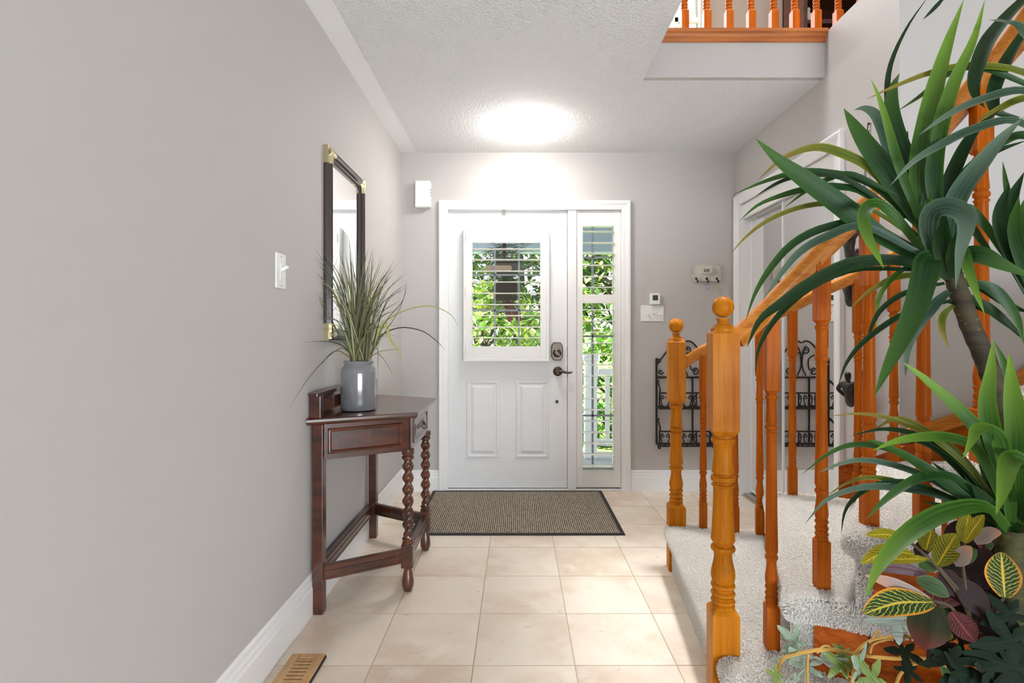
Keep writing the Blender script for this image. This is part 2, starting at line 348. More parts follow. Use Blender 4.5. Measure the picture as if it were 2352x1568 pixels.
MB().box(dx(1154), dx(1161), YD_-.012, YD_, dz(493), dz(481)).build('door_stop', M_steel, d1, bevel=.001)
# shutter on the door
def louver(name, x0, x1, z, yc, parent, tilt=0, depth=.064, th=.009):
    n = 12; pr = [(depth/2*math.cos(2*PI*k/n), th/2*math.sin(2*PI*k/n)) for k in range(n)]
    R = Matrix.Rotation(tilt, 3, 'X'); vs_ = []
    for x in (x0, x1):
        for (a, b_) in pr:
            p = R @ Vector((0, a, b_)); vs_.append((x, yc+p.y, z+p.z))
    fs = [(k, (k+1) % n, n+(k+1) % n, n+k) for k in range(n)]+[tuple(reversed(range(n))), tuple(range(n, 2*n))]
    return MB().add(vs_, fs).build(name, M_shut, parent, smooth=50)
YS = YD_-.055
def ex(px, Y): return (px-CX)*Y/F
def ez(py, Y): return EYE-(py-CY)*Y/F
sf = MB().rings(ex(1064,YS), ex(1261.5,YS), ez(829.5,YS), ez(521.5,YS), [(0,-.055),(0,0),(.02,0),(.022,-.004),(.022,-.05)], YS, -1)
sf.f.pop()
sfo = sf.build('shutter_frame', M_shut, d1, bevel=.002)
px0, px1, pz0, pz1 = ex(1085,YS), ex(1241,YS), ez(795,YS), ez(557,YS)
ox0, ox1, oz0, oz1 = ex(1071,YS), ex(1254.5,YS), ez(822.5,YS), ez(523.5+5,YS)
sp_ = MB().box(ox0, px0, YS+.002, YS+.03, oz0, oz1).box(px1, ox1, YS+.002, YS+.03, oz0, oz1).box(px0, px1, YS+.002, YS+.03, oz0, pz0).box(px0, px1, YS+.002, YS+.03, pz1, oz1)
spo = sp_.build('shutter_panel', M_shut, d1, bevel=.0015)
LY = [571, 595.5, 622, 647, 673, 699, 724.5, 751, 776]
for py in LY: louver('louver', px0, px1, ez(py, YS-.012), YS+.018, spo, .02)
for py in (545, 672, 800): MB().lathe([(.004,-.03),(.004,.03)], 8, (ox0-.002, YS-.004, ez(py,YS))).build('shutter_hinge', M_shut, d1)
# lock and lever
def plate(cx, cz, w_, h_, c, y0, y1):
    a, b_ = w_/2, h_/2
    return MB().prism_y([(cx-a+c,cz-b_),(cx+a-c,cz-b_),(cx+a,cz-b_+c*1.6),(cx+a,cz+b_-c*1.6),(cx+a-c,cz+b_),(cx-a+c,cz+b_),(cx-a,cz+b_-c*1.6),(cx-a,cz-b_+c*1.6)], y0, y1)
RX = Matrix.Rotation(PI/2, 4, 'X')
kx, kz = dx(1279), dz(806.5)
db = plate(kx, kz, .082, .128, .016, YD_-.024, YD_).build('deadbolt', M_nickel, d1, bevel=.005)
MB().lathe([(.0,.0),(.03,0),(.03,.01),(.024,.016),(.018,.018),(.0,.018)], 20, (kx, YD_-.024, kz-.012), False, RX).bar((kx-.014,YD_-.05,kz+.002), (kx+.014,YD_-.05,kz-.026), .012, .026, (0,1,0)).build('thumb_turn', M_nickel, db, smooth=True)
lx, lz = dx(1281), dz(852.5)
lv = MB().lathe([(.0,.0),(.034,0),(.034,.006),(.028,.012),(.012,.014),(.011,.045),(.0,.046)], 22, (lx, YD_, lz), False, RX)
lv.tube(cr([(lx,YD_-.045,lz),(lx+.03,YD_-.05,lz+.002),(lx+.055,YD_-.052,lz-.006),(lx+.085,YD_-.055,lz-.006),(lx+.1,YD_-.052,lz-.001)], 14), [.0095]*6+[.008]*5+[.006,.005,.0045,.004], 10)
lv.build('lever_handle', M_nickel, d1, smooth=True)
MB().lathe([(0,0),(.011,0),(.011,.004),(.006,.006),(0,.006)], 16, (dx(1279), YD_, dz(922)), False, RX).build('peg_cap', M_nickel, d1, smooth=True)
MB().box(sx1+.002, sx1+.006, YD_-.004, YD_+.03, dz(820), dz(795)).box(sx1+.002, sx1+.006, YD_-.004, YD_+.03, dz(866), dz(838)).build('strike_plate', M_nickel, d1)
# ------------------------------------------------------------------ sidelight
w1 = semp('window_1', (dx(1375), YD_, 0))
YS2 = YB_+.012
a0, a1 = ex(1323.5,YS2), ex(1427.5,YS2); b0, b1 = ez(1119,YS2), ez(482.5,YS2)
q0, q1 = ex(1338.5,YS2), ex(1410,YS2)
zs = [ez(1080,YS2), ez(696,YS2), ez(676,YS2), ez(519,YS2)]
s2 = MB().box(a0, q0, YS2, YS2+.03, b0, b1).box(q1, a1-.005, YS2, YS2+.03, b0, b1).box(q0, q1, YS2, YS2+.03, b0, zs[0]).box(q0, q1, YS2, YS2+.03, zs[1], zs[2]).box(q0, q1, YS2, YS2+.03, zs[3], b1)
s2o = s2.build('shutter_panel', M_shut, w1, bevel=.0015)
for py in [530.6, 556.6, 581.6, 608, 634, 659, 711, 737, 763, 788, 813, 838, 864, 890, 916, 942, 968, 994, 1019, 1045, 1071]:
    louver('louver', q0, q1, ez(py, YS2-.015), YS2+.016, s2o, .02)
MB().box(a0-.01, q0-.01, YS2+.08, YS2+.13, .012, DZ).box(q1+.01, DX1, YS2+.08, YS2+.13, .012, DZ).box(a0, a1, YS2+.08, YS2+.13, .012, b0+.12).box(a0, a1, YS2+.08, YS2+.13, b1-.1, DZ).box(a1-.004, DX1, YB_-.002, YS2+.08, 0, DZ).build('window_frame', M_white, w1)
MB().box(q0-.012, q1+.012, YS2+.1, YS2+.105, .13, b1-.09).build('glass_pane', M_glass, w1)
g2 = MB().box(ex(1362,4.0)-.008, ex(1362,4.0)+.008, YS2+.108, YS2+.116, .13, b1-.09)
for py in (590, 772, 955): g2.box(q0-.012, q1+.012, YS2+.108, YS2+.116, ez(py,4.0)-.007, ez(py,4.0)+.007)
g2.build('window_grille', M_munt, w1)
for py in (510, 645, 780, 940): MB().lathe([(.0045,-.03),(.0045,.03)], 8, (a1+.001, YS2-.006, ez(py,YS2))).build('shutter_hinge', M_shut, w1)
# ------------------------------------------------------------------ closet mirror doors
def mirror_door(name, y0, y1, x):
    d = semp(name, (x, (y0+y1)/2, 0))
    MB().box(x, x+.006, y0+.014, y1-.014, .035, KZ-.09).build('mirror_panel', M_mirror, d)
    m = MB().box(x-.006, x+.014, y0, y0+.016, .02, KZ-.08).box(x-.006, x+.014, y1-.016, y1, .02, KZ-.08).box(x-.004, x+.012, y0, y1, .02, .038).box(x-.004, x+.012, y0, y1, KZ-.098, KZ-.08)
    m.build('door_frame', M_white, d, bevel=.002)
mirror_door('door_2', KY0+.002, 3.30, XR+.045); mirror_door('door_3', 3.255, KY1-.002, XR+.075)
structure(MB().box(XR+.02, XR+.12, KY0, KY1, 0.0005, .012).build('trim_5', M_steel, bevel=.002))
# ------------------------------------------------------------------ ceiling light
LC = Vector((.048, 3.4, ZC))
cl = thing('ceiling_light', 'round flush white ceiling light glowing above the front door', 'light', LC)
MB().lathe([(0,0),(.166,0),(.166,-.004),(.162,-.007),(0,-.007)], 40, LC, False).build('light_rim', M_white, cl, smooth=True)
MB().lathe([(.15,-.0075),(.156,-.016),(.156,-.036),(.15,-.046),(.1,-.053),(.0001,-.055)], 40, LC, False).build('diffuser', emis('lamp_glow', (1, .965, .92, 1), LAMP_STRENGTH), cl, smooth=True)
# ------------------------------------------------------------------ wall fittings
def rot_left(mb): return mb   # fittings on the left wall are built directly in place
ls = thing('light_switch', 'single white toggle light switch on the left wall', 'switch', (XL, 1.905, 1.334))
MB().box(XL, XL+.006, 1.866, 1.944, 1.273, 1.395).build('plate', M_plastic, ls, bevel=.003)
MB().box(XL+.006, XL+.0085, 1.893, 1.917, 1.306, 1.362).build('surround', M_plastic, ls, bevel=.001)
MB().bar((XL+.006,1.905,1.336), (XL+.03,1.905,1.349), .011, .013, (0,1,0)).build('toggle', M_plastic, ls, bevel=.002)
for z in (1.385, 1.283): MB().lathe([(0,0),(.0035,0),(.003,.0015),(0,.0015)], 10, (XL+.006,1.905,z), False, Matrix.Rotation(PI/2,4,'Y')).build('screw', M_steel, ls)
def bx(px): return (px-CX)*YB_/F
def bz(py): return EYE-(py-CY)*YB_/F
ch = thing('door_chime', 'white door chime box high on the back wall left of the door', 'chime', (bx(975), YB_, bz(449)))
MB().box(bx(956), bx(991), YB_-.052, YB_, bz(479), bz(419)).build('cover', M_plastic, ch, bevel=.006)
MB().box(bx(991)-.0005, bx(991)+.0015, YB_-.036, YB_-.022, bz(441), bz(437)).box(bx(991)-.0005, bx(991)+.0015, YB_-.036, YB_-.022, bz(447), bz(443)).box(bx(991)-.0005, bx(991)+.0015, YB_-.036, YB_-.022, bz(453), bz(449)).build('sound_slots', M_lcd, ch)
th = thing('thermostat', 'small white thermostat with dark screen above the triple switch', 'thermostat', (bx(1503), YB_, bz(687)))
MB().box(bx(1491.5), bx(1514.5), YB_-.022, YB_, bz(699.5), bz(674)).build('case', M_plastic, th, bevel=.003)
MB().box(bx(1497.5), bx(1509.5), YB_-.0232, YB_-.02, bz(690), bz(678)).build('screen', M_lcd, th)
ts = thing('triple_switch', 'wide white plate with three toggle switches under the thermostat', 'switch', (bx(1498), YB_, bz(719)))
MB().box(bx(1471.5), bx(1524.5), YB_-.006, YB_, bz(738), bz(701)).build('plate', M_plastic, ts, bevel=.003)
for px, up in ((1486, -1), (1500, 1), (1514, -1)):
    MB().bar((bx(px),YB_-.005,bz(720)), (bx(px)+.004,YB_-.024,bz(720)+up*.008), .009, .009, (1,0,0)).build('toggle', M_plastic, ts, bevel=.0015)
# key rack
kr = thing('key_rack', 'chipped cream metal key rack with a small frame on the back wall', 'key rack', (bx(1621), YB_, bz(627)))
def wavy(x0, x1, z0, z1, c, n=5):
    pts = []
    for (cx, cz, a) in ((x0+c,z0+c,PI),(x1-c,z0+c,1.5*PI),(x1-c,z1-c,0),(x0+c,z1-c,.5*PI)):
        for k in range(n+1): pts.append((cx+c*math.cos(a+k*PI/2/n), cz+c*math.sin(a+k*PI/2/n)))
    return pts
kp = wavy(bx(1588), bx(1654), bz(645), bz(607), .022)
MB().prism_y(kp, YB_-.012, YB_-.004).build('back_plate', M_antique, kr, bevel=.003)
rim = MB().sweep([(x, YB_-.009, z) for x, z in kp], [(-.003,-.004),(.004,-.004),(.004,.006),(-.003,.006)], (0,-1,0), True); rim.build('rim', M_antique, kr)
fr = MB().rings(bx(1610), bx(1634), bz(630), bz(614), [(0,0),(0,.01),(.012,.012),(.016,.006),(.018,.003)], YB_-.011, -1).build('picture_frame', M_antique, kr)
MB().box(bx(1610)+.018, bx(1634)-.018, YB_-.0165, YB_-.0145, bz(630)+.018, bz(614)-.018).build('picture', mat('grey_picture', srgb(150,146,138), .6, noise=[(60, srgb(90,86,80), .5, .6, ONE, 3)]), fr)
for px in (1598, 1622, 1645):
    x = bx(px); z = bz(640)
    MB().lathe([(0,0),(.009,0),(.007,.004),(0,.005)], 12, (x,YB_-.012,z), False, RX).tube(cr([(x,YB_-.014,z),(x,YB_-.03,z-.006),(x,YB_-.034,z-.024),(x,YB_-.046,z-.03),(x,YB_-.052,z-.018)], 12), .0035, 8).build('hook', M_iron, kr, smooth=True)
def key(name, px, label, mtl):
    x = bx(px); z = bz(640)-.036; y = YB_-.043
    t = thing(name, label, 'keys', (x, y, z), None)
    MB().tube([(x+.011*math.cos(a), y+.003*math.sin(a), z-.006+.011*math.sin(a)) for a in [2*PI*k/16 for k in range(17)]], .0012, 6).build('key_ring', M_steel, t, smooth=True)
    for i, (o, ln) in enumerate(((-.006, .05), (.007, .04))):
        k = MB().prism_y([(x+o+.009*math.cos(a), z-.026+.009*math.sin(a)) for a in [2*PI*q/10 for q in range(10)]], y-.001+i*.003, y+.001+i*.003)
        k.box(x+o-.0028, x+o+.0028, y-.001+i*.003, y+.001+i*.003, z-.026-ln, z-.03).box(x+o+.002, x+o+.006, y-.001+i*.003, y+.001+i*.003, z-.026-ln+.004, z-.026-ln+.01)
        k.build('key', mtl, t)
key('key_bunch', 1622, 'bunch of silver keys on the middle hook of the key rack', M_steel)
key('key_bunch', 1645, 'bunch of brassy keys on the right hook of the key rack', M_brass)
# ------------------------------------------------------------------ wrought iron letter rack on the back wall
RXc = (1503+1634)/2
rk = thing('letter_rack', 'black wrought iron wall rack with scrolls and two tiers, behind the railing', 'rack', (bx(RXc), YB_, bz(1020)))
rx0, rx1 = bx(1507), bx(1630)
yb = YB_-.012
def bars(name, lst, r=.005): 
    m = MB(); r = r*1.2
    for p in lst: m.tube(p, r, 8)
    return m.build(name, M_iron, rk, smooth=True)
for x in (rx0, rx1): bars('upright', [[(x,yb,bz(1018)),(x,yb,bz(822))]], .0065)
for x in (rx0+(rx1-rx0)*.36, rx0+(rx1-rx0)*.67): bars('inner_bar', [[(x,yb,bz(1014)),(x,yb,bz(866))]], .0055)
for i, py in enumerate((866, 934, 1018)): bars('cross_bar', [[(rx0,yb,bz(py)),(rx1,yb,bz(py))]], .006)
def spiral(cx, cz, r0, turns, a0, sgn, y, n=22):
    return [(cx+r0*(1-.78*k/n)*math.cos(a0+sgn*turns*2*PI*k/n), y, cz+r0*(1-.78*k/n)*math.sin(a0+sgn*turns*2*PI*k/n)) for k in range(n+1)]
# arched top with scrolls
mx = (rx0+rx1)/2
for s in (-1, 1):
    xo = mx+s*(rx1-rx0)/2
    arch = cr([(xo, yb, bz(838)), (mx+s*.13, yb, bz(812)), (mx+s*.07, yb, bz(788)), (mx+s*.03, yb, bz(783)), (mx+s*.004, yb, bz(787))], 20)
    bars('arch', [arch], .005)
    bars('corner_scroll', [spiral(xo-s*.016, bz(829), .017, 1.1, 0 if s > 0 else PI, s, yb)], .004)
    bars('top_scroll', [spiral(mx+s*.028, bz(805), .028, 1.2, PI/2, -s, yb), cr([(mx+s*.028,yb,bz(805)+.028),(mx+s*.01,yb,bz(810)),(mx+s*.004,yb,bz(840)),(mx+s*.03,yb,bz(862))], 12)], .004)
    bars('top_scroll', [spiral(mx+s*.085, bz(853), .026, 1.2, PI*.5, -s, yb), cr([(mx+s*.085,yb,bz(853)+.026),(mx+s*.055,yb,bz(848)),(mx+s*.05,yb,bz(825)),(mx+s*.09,yb,bz(815))], 12)], .004)
    bars('side_scroll', [spiral(xo-s*.03, bz(853), .02, 1.0, PI if s > 0 else 0, s, yb)], .004)
# pockets in front of the bars
for (zt, zb) in ((bz(899), bz(934)), (bz(985), bz(1018))):
    yf = yb-.085
    bars('pocket_rail', [[(rx0,yf,zt),(rx1,yf,zt)], [(rx0,yf,zb),(rx1,yf,zb)], [(rx0,yf,zb),(rx0,yb,zb)], [(rx1,yf,zb),(rx1,yb,zb)]], .005)
    for x in (rx0, rx1):
        bars('side_bracket', [cr([(x,yb,zt+.08),(x,yb-.03,zt+.075),(x,yf-.012,zt+.03),(x,yf,zt-.01),(x,yf,zb)], 16), spiral(x, zt+.07, .012, .9, 0, 1, yb-.02)], .005)
    n = 5
    for k in range(n):
        cx = rx0+(k+.5)*(rx1-rx0)/n; hw = (rx1-rx0)/n/2; m = []
        for s in (-1, 1):
            m.append(spiral(cx+s*hw*.42, zt-.03, hw*.4, 1.15, PI/2, -s, yf, 16))
            m.append(cr([(cx+s*hw*.42,yf,zt-.03+hw*.4),(cx+s*hw*.8,yf,zt-.035),(cx+s*.03*.6,yf,zb+.02),(cx,yf,zb+.004)], 8))
            m.append(spiral(cx+s*hw*.7, zb+.016, .011, .9, -PI/2, s, yf, 12))
        bars('heart_scroll', m, .0032)
    [bars('pocket_bar', [[(rx0+(rx1-rx0)*f_,yf,zt),(rx0+(rx1-rx0)*f_,yf,zb)]], .0045) for f_ in (.36, .67)]
for x in (rx0, rx1): bars('foot_scroll', [spiral(x, bz(1021), .012, .8, PI/2, 1, yb-.085, 12)], .005)
# ------------------------------------------------------------------ wall mirror on the left wall
MY0, MY1, MZ0, MZ1 = 2.335, 2.885, 1.087, 1.925
mr = thing('wall_mirror', 'mirror in dark frame with brass corners on the left wall', 'mirror', (XL, 2.61, 1.5))
FP = [(0,0),(0,.012),(.004,.02),(.009,.012),(.012,.012),(.018,.028),(.026,.032),(.034,.028),(.038,.018),(.044,.016),(.048,.01),(.048,0)]
PATH = [(XL,MY0,MZ0),(XL,MY0,MZ1),(XL,MY1,MZ1),(XL,MY1,MZ0)]
def inset_path(d): return [(XL,MY0+d,MZ0+d),(XL,MY0+d,MZ1-d),(XL,MY1-d,MZ1-d),(XL,MY1-d,MZ0+d)]
mm = MB().sweep(PATH, [(-u, v) for u, v in FP], (1,0,0), True)
# orient so that the profile lies inwards
ymin = min(v[1] for v in mm.v)
if ymin < MY0-.01: mm = MB().sweep(PATH, FP, (1,0,0), True)
mm.build('frame', M_frame, mr, smooth=35)
d = .046
def rect_rings(x_levels):
    vs_ = []; fs = []
    for ins, x in x_levels: vs_ += [(x,MY0+ins,MZ0+ins),(x,MY1-ins,MZ0+ins),(x,MY1-ins,MZ1-ins),(x,MY0+ins,MZ1-ins)]
    n = len(x_levels)
    for j in range(n-1):
        for k in range(4): fs.append((j*4+k, j*4+(k+1)%4, (j+1)*4+(k+1)%4, (j+1)*4+k))
    fs.append(tuple((n-1)*4+k for k in range(4))); return MB().add(vs_, fs)
rect_rings([(d, XL+.006), (d+.022, XL+.009)]).build('mirror_glass', M_mirror, mr)
for sy, y in ((1, MY0), (-1, MY1)):
    for sz, z in ((1, MZ0), (-1, MZ1)):
        m = MB()
        for along in (0, 1):
            lo = .012; ln = .075
            pr = [(.012,.012),(.016,.03),(.026,.0345),(.036,.03),(.04,.016)]
            for q in range(len(pr)-1): pass
            if along: pts = [[(XL+v, y+sy*t, z+sz*u) for u, v in pr] for t in (.008, ln)]
            else: pts = [[(XL+v, y+sy*u, z+sz*t) for u, v in pr] for t in (.008, ln)]
            k = len(pr); m.add(pts[0]+pts[1], [(i, i+1, k+i+1, k+i) for i in range(k-1)]+[tuple(range(k)), tuple(range(k, 2*k))])
        y0_, y1_ = sorted((y-sy*.001, y+sy*.004)); z0_, z1_ = sorted((z-sz*.001, z+sz*.075))
        m.box(XL, XL+.022, y0_, y1_, z0_, z1_)
        m.build('corner_mount', M_brass, mr, smooth=35)
# ------------------------------------------------------------------ console table
tb = thing('console_table', 'dark mahogany console table with barley twist front legs against the left wall', 'table', (-.62, 2.6, 0))
ZT = .782; yc = 2.6
def tp(hb, hf, xb, xf): return [(xb, yc-hb), (xf, yc-hf), (xf, yc+hf), (xb, yc+hb)]
# top with moulded edge
pl0, pl1, pl2 = tp(.462,.262,XL+.004,-.432), tp(.468,.268,XL+.004,-.426), tp(.455,.255,XL+.004,-.439)
def loft(polys, zs_):
    n = len(polys[0]); m = MB(); v = [(x,y,z) for p, z in zip(polys, zs_) for x, y in p]; f = []
    for j in range(len(polys)-1):
        for k in range(n): f.append((j*n+k, j*n+(k+1)%n, (j+1)*n+(k+1)%n, (j+1)*n+k))
    f += [tuple(reversed(range(n))), tuple(range((len(polys)-1)*n, len(polys)*n))]; return m.add(v, f)
loft([pl2, pl0, pl1, pl1, pl0], [ZT-.026, ZT-.022, ZT-.013, ZT-.004, ZT]).build('table_top', M_mahog, tb)
AZ0, AZ1 = .612, ZT-.026
bl, br_ = (-.795, 2.19), (-.795, 3.01); flg, frg = (-.477, 2.375), (-.477, 2.825)
def apron(name, p, q, panel=True, m_=M_mahog):
    p, q = Vector((*p, 0)), Vector((*q, 0)); t = (q-p).normalized(); n = Vector((t.y, -t.x, 0))
    if n.dot((p+q)/2-Vector((-.68, yc, 0))) < 0: n = -n
    L_ = (q-p).length; Mx = Matrix(((t.x, n.x, 0, p.x), (t.y, n.y, 0, p.y), (0, 0, 1, 0), (0, 0, 0, 1)))
    o = MB().box(0, L_, -.012, .014, AZ0, AZ1).xf(Mx).build(name, m_, tb, bevel=.001)
    if panel:
        h = MB().rings(.03, L_-.03, AZ0+.022, AZ1-.02, [(0,0),(.003,.006),(.008,.007),(.012,.003),(.016,-.003),(.02,-.003)], 0, 1).xf(Matrix.Translation((0,0,0)))
        h = MB().add([(v[0], .0145+v[1], v[2]) for v in h.v], h.f).xf(Mx); h.build('carved_panel', M_mahog_p, o)
        bd = MB(); k = int(L_/.0075)
        for i in range(k):
            x = .034+i*(L_-.068)/(k-1)
            for z in (AZ0+.028, AZ1-.026): bd.lathe([(0,-.0028),(.0026,-.0014),(.0026,.0014),(0,.0028)], 6, (x, .0205, z), False)
        bd.xf(Mx).build('bead_carving', M_mahog, o)['kind'] = 'stuff'
    return o, Mx, L_
apron('side_apron', bl, flg); apron('side_apron', br_, frg); apron('back_apron', (-.805,2.19), (-.805,3.01), False)
fo, Mx, L_ = apron('front_apron', flg, frg, False)
dw = MB().rings(.05, L_-.05, AZ0+.02, AZ1-.018, [(0,0),(0,.005),(.01,.005),(.014,.001),(.02,.001),(.03,.005),(.034,.005)], 0, 1); dw = MB().add([(v[0], .0145+v[1], v[2]) for v in dw.v], dw.f).xf(Mx)
dwo = dw.build('drawer', M_mahog, tb)
hd = MB().lathe([(0,0),(.014,0),(.012,.003),(.005,.006),(.005,.012),(0,.012)], 12, (L_/2,.02,(AZ0+AZ1)/2+.004), False, Matrix.Rotation(-PI/2,4,'X'))
hd.tube(cr([(L_/2-.03,.026,(AZ0+AZ1)/2+.012),(L_/2-.028,.034,(AZ0+AZ1)/2-.008),(L_/2,.036,(AZ0+AZ1)/2-.018),(L_/2+.028,.034,(AZ0+AZ1)/2-.008),(L_/2+.03,.026,(AZ0+AZ1)/2+.012)], 16), .0035, 8).box(L_/2-.037, L_/2-.025, .019, .024, (AZ0+AZ1)/2-.0, (AZ0+AZ1)/2+.026).box(L_/2+.025, L_/2+.037, .019, .024, (AZ0+AZ1)/2-.0, (AZ0+AZ1)/2+.026)
hd.xf(Mx).build('drawer_pull', M_nickel, dwo, smooth=True)
for p in (bl, br_):
    MB().box(p[0]-.021, p[0]+.021, p[1]-.021, p[1]+.021, 0, ZT-.026).build('back_leg', M_mahog, tb, bevel=.003)
def twist_leg(p):
    m = MB(); z0, z1 = .235, .575; n = 20; k = 90; vs_ = []
    for j in range(k+1):
        t = j/k; z = z0+(z1-z0)*t; e = min(1, min(t, 1-t)*12)
        for i in range(n):
            a = 2*PI*i/n; r = .0185+.0062*e*math.cos(2*(a-2*PI*t*3.35)); vs_.append((p[0]+r*math.cos(a), p[1]+r*math.sin(a), z))
    fs = [(j*n+i, j*n+(i+1)%n, (j+1)*n+(i+1)%n, (j+1)*n+i) for j in range(k) for i in range(n)]
    m.add(vs_, fs)
    m.lathe([(.019,.235),(.025,.231),(.025,.224),(.02,.219),(.026,.211),(.024,.206)], 20, (p[0],p[1],0))
    m.lathe([(.02,.57),(.026,.577),(.026,.584),(.021,.589),(.027,.597),(.027,AZ0+.005)], 20, (p[0],p[1],0))
    m.lathe([(.022,.108),(.016,.102),(.0165,.095),(.022,.07),(.026,.045),(.0255,.025),(.018,.004),(.012,0)][::-1], 20, (p[0],p[1],0))
    o = m.build('twist_leg', mat_leg, tb, smooth=50)
    MB().box(p[0]-.026, p[0]+.026, p[1]-.026, p[1]+.026, .106, .208).build('leg_block', M_mahog, o, bevel=.005)
mat_leg = mat('mahogany_turned', srgb(98,52,30), .3, noise=[(5, srgb(58,30,18), .4, .66, (4,4,1), 5)], coat=.4)
twist_leg(flg); twist_leg(frg)
def stretcher(p, q, z0, z1):
    m = MB().bar((*p,(z0+z1)/2), (*q,(z0+z1)/2), .022, z1-z0)
    m.bar((*p,(z0+z1)/2), (*q,(z0+z1)/2), .028, (z1-z0)*.25).bar((*p,z1-.006), (*q,z1-.006), .027, .008).bar((*p,z0+.006), (*q,z0+.006), .027, .008)
    m.build('stretcher', M_mahog, tb, bevel=.0015)
stretcher(bl, flg, .128, .188); stretcher(br_, frg, .128, .188); stretcher(flg, frg, .13, .185); stretcher((-.803,2.19), (-.803,3.01), .128, .188)
# gallery at the back
gl_ = MB().box(XL+.007, XL+.03, yc-.438, yc+.438, ZT, ZT+.084).box(XL+.006, XL+.042, yc-.45, yc+.45, ZT+.085, ZT+.1).box(XL+.006, XL+.05, yc-.44, yc-.405, ZT, ZT+.088).box(XL+.006, XL+.05, yc+.405, yc+.44, ZT, ZT+.088).box(XL+.006,XL+.036,yc-.405,yc+.405,ZT+.07,ZT+.085).box(XL+.006,XL+.036,yc-.405,yc+.405,ZT,ZT+.012)
glo = gl_.build('back_gallery', M_mahog, tb, bevel=.002)
fl_ = MB()
for i in range(54): fl_.tube([(XL+.031, yc-.395+i*.0149, ZT+.016), (XL+.031, yc-.395+i*.0149, ZT+.066)], .0042, 6)
fl_.build('fluting', M_mahog, glo, smooth=True)['kind'] = 'stuff'
# ------------------------------------------------------------------ vase and grass
VX, VY = -.70, 2.405
va = MB().lathe([(0,0),(.066,0),(.0745,.004),(.0765,.015),(.0765,.165),(.0755,.178),(.068,.192),(.0625,.198),(.061,.203),(.0645,.208),(.065,.214),(.061,.217),(.056,.214),(.055,.195),(.066,.17),(.066,.02),(0,.02)], 40, (0,0,0), False).build('vase', M_vase, None, smooth=50)
va.location = (VX, VY, ZT)
tag(va, 'glossy grey glazed ceramic jar holding grass on the console table', 'vase')
gb = thing('grass_bunch', 'artificial tall olive green grass standing in the grey jar', 'plant', (VX, VY, ZT+.02))
GM = [mat('grass_olive', srgb(112,108,66), .6), mat('grass_green', srgb(92,100,58), .6), mat('grass_dark', srgb(62,62,42), .6), mat('grass_straw', srgb(156,148,110), .6), mat('grass_sage', srgb(88,98,78), .6), mat('grass_lime', srgb(164,170,92), .6)]
def blade(name, pts, w_, m_, parent, n=12, prof=None, facing=None, keel=.18, twist=0):
    P = cr(pts, n); vs_ = []; uv = []; fs = []
    for i, p in enumerate(P):
        t = i/n; tg = (P[min(i+1,n)]-P[max(i-1,0)]).normalized()
        nv = (facing if facing is not None else (Vector((0,0,EYE))-p).normalized()*.8+Vector((0,0,.35)))
        s = tg.cross(nv); s = s.normalized() if s.length > 1e-4 else Vector((1,0,0))
        if twist: s = Matrix.Rotation(twist*(t-.5), 3, tg) @ s
        k = s.cross(tg).normalized()
        ww = w_*(prof(t) if prof else (min(1, .55+t*2.2)*max(.02, (1-t**3))))
        vs_ += [p-s*ww/2, p-k*ww*keel*-1*-1, p+s*ww/2]; uv += [(0,t),(.5,t),(1,t)]
    for i in range(n): a = i*3; fs += [(a,a+1,a+4,a+3),(a+1,a+2,a+5,a+4)]
    me = bpy.data.meshes.new(name); me.from_pydata([tuple(v) for v in vs_], [], fs); me.materials.append(m_)
    ul = me.uv_layers.new(name='UVMap')
    for l in me.loops: ul.data[l.index].uv = uv[l.vertex_index]
    me.polygons.foreach_set('use_smooth', [True]*len(me.polygons))
    o = bpy.data.objects.new(name, me); C.objects.link(o)
    if parent is not None: place(o, parent)
    return o
def lclamp(p):    # keep blades off the left wall
    X, Y, Z = p
    if X < XL+.012: Y = Y*(XL+.012)/X; X = XL+.012
    return Vector((X, Y, Z))
for i in range(150):
    a = random.uniform(0, 2*PI); r = .045*math.sqrt(random.random())
    base = Vector((VX+r*math.cos(a), VY+r*math.sin(a), ZT+.16))
    u = random.gauss(0, .5); u = max(-1, min(1, u))
    tpx = 828+u*105+ (8 if u > 0 else 0); tpy = 528+random.random()**1.3*190+abs(u)*60+(u>0)*25
    Yt = VY+random.uniform(-.16, .2)
    tip = at(tpx, tpy, Yt); tip = lclamp(tip)
    mid = base.lerp(tip, .55)+Vector((0, 0, .03+.05*abs(u)))+Vector(((base.x-tip.x)*.12, 0, 0)); mid = lclamp(mid)
    blade('grass_blade', [base, mid, tip], random.choice((.0025,.003,.004,.005,.0065)), GM[random.choices(range(6), (6,5,3,3,3,.6))[0]], gb, 9)
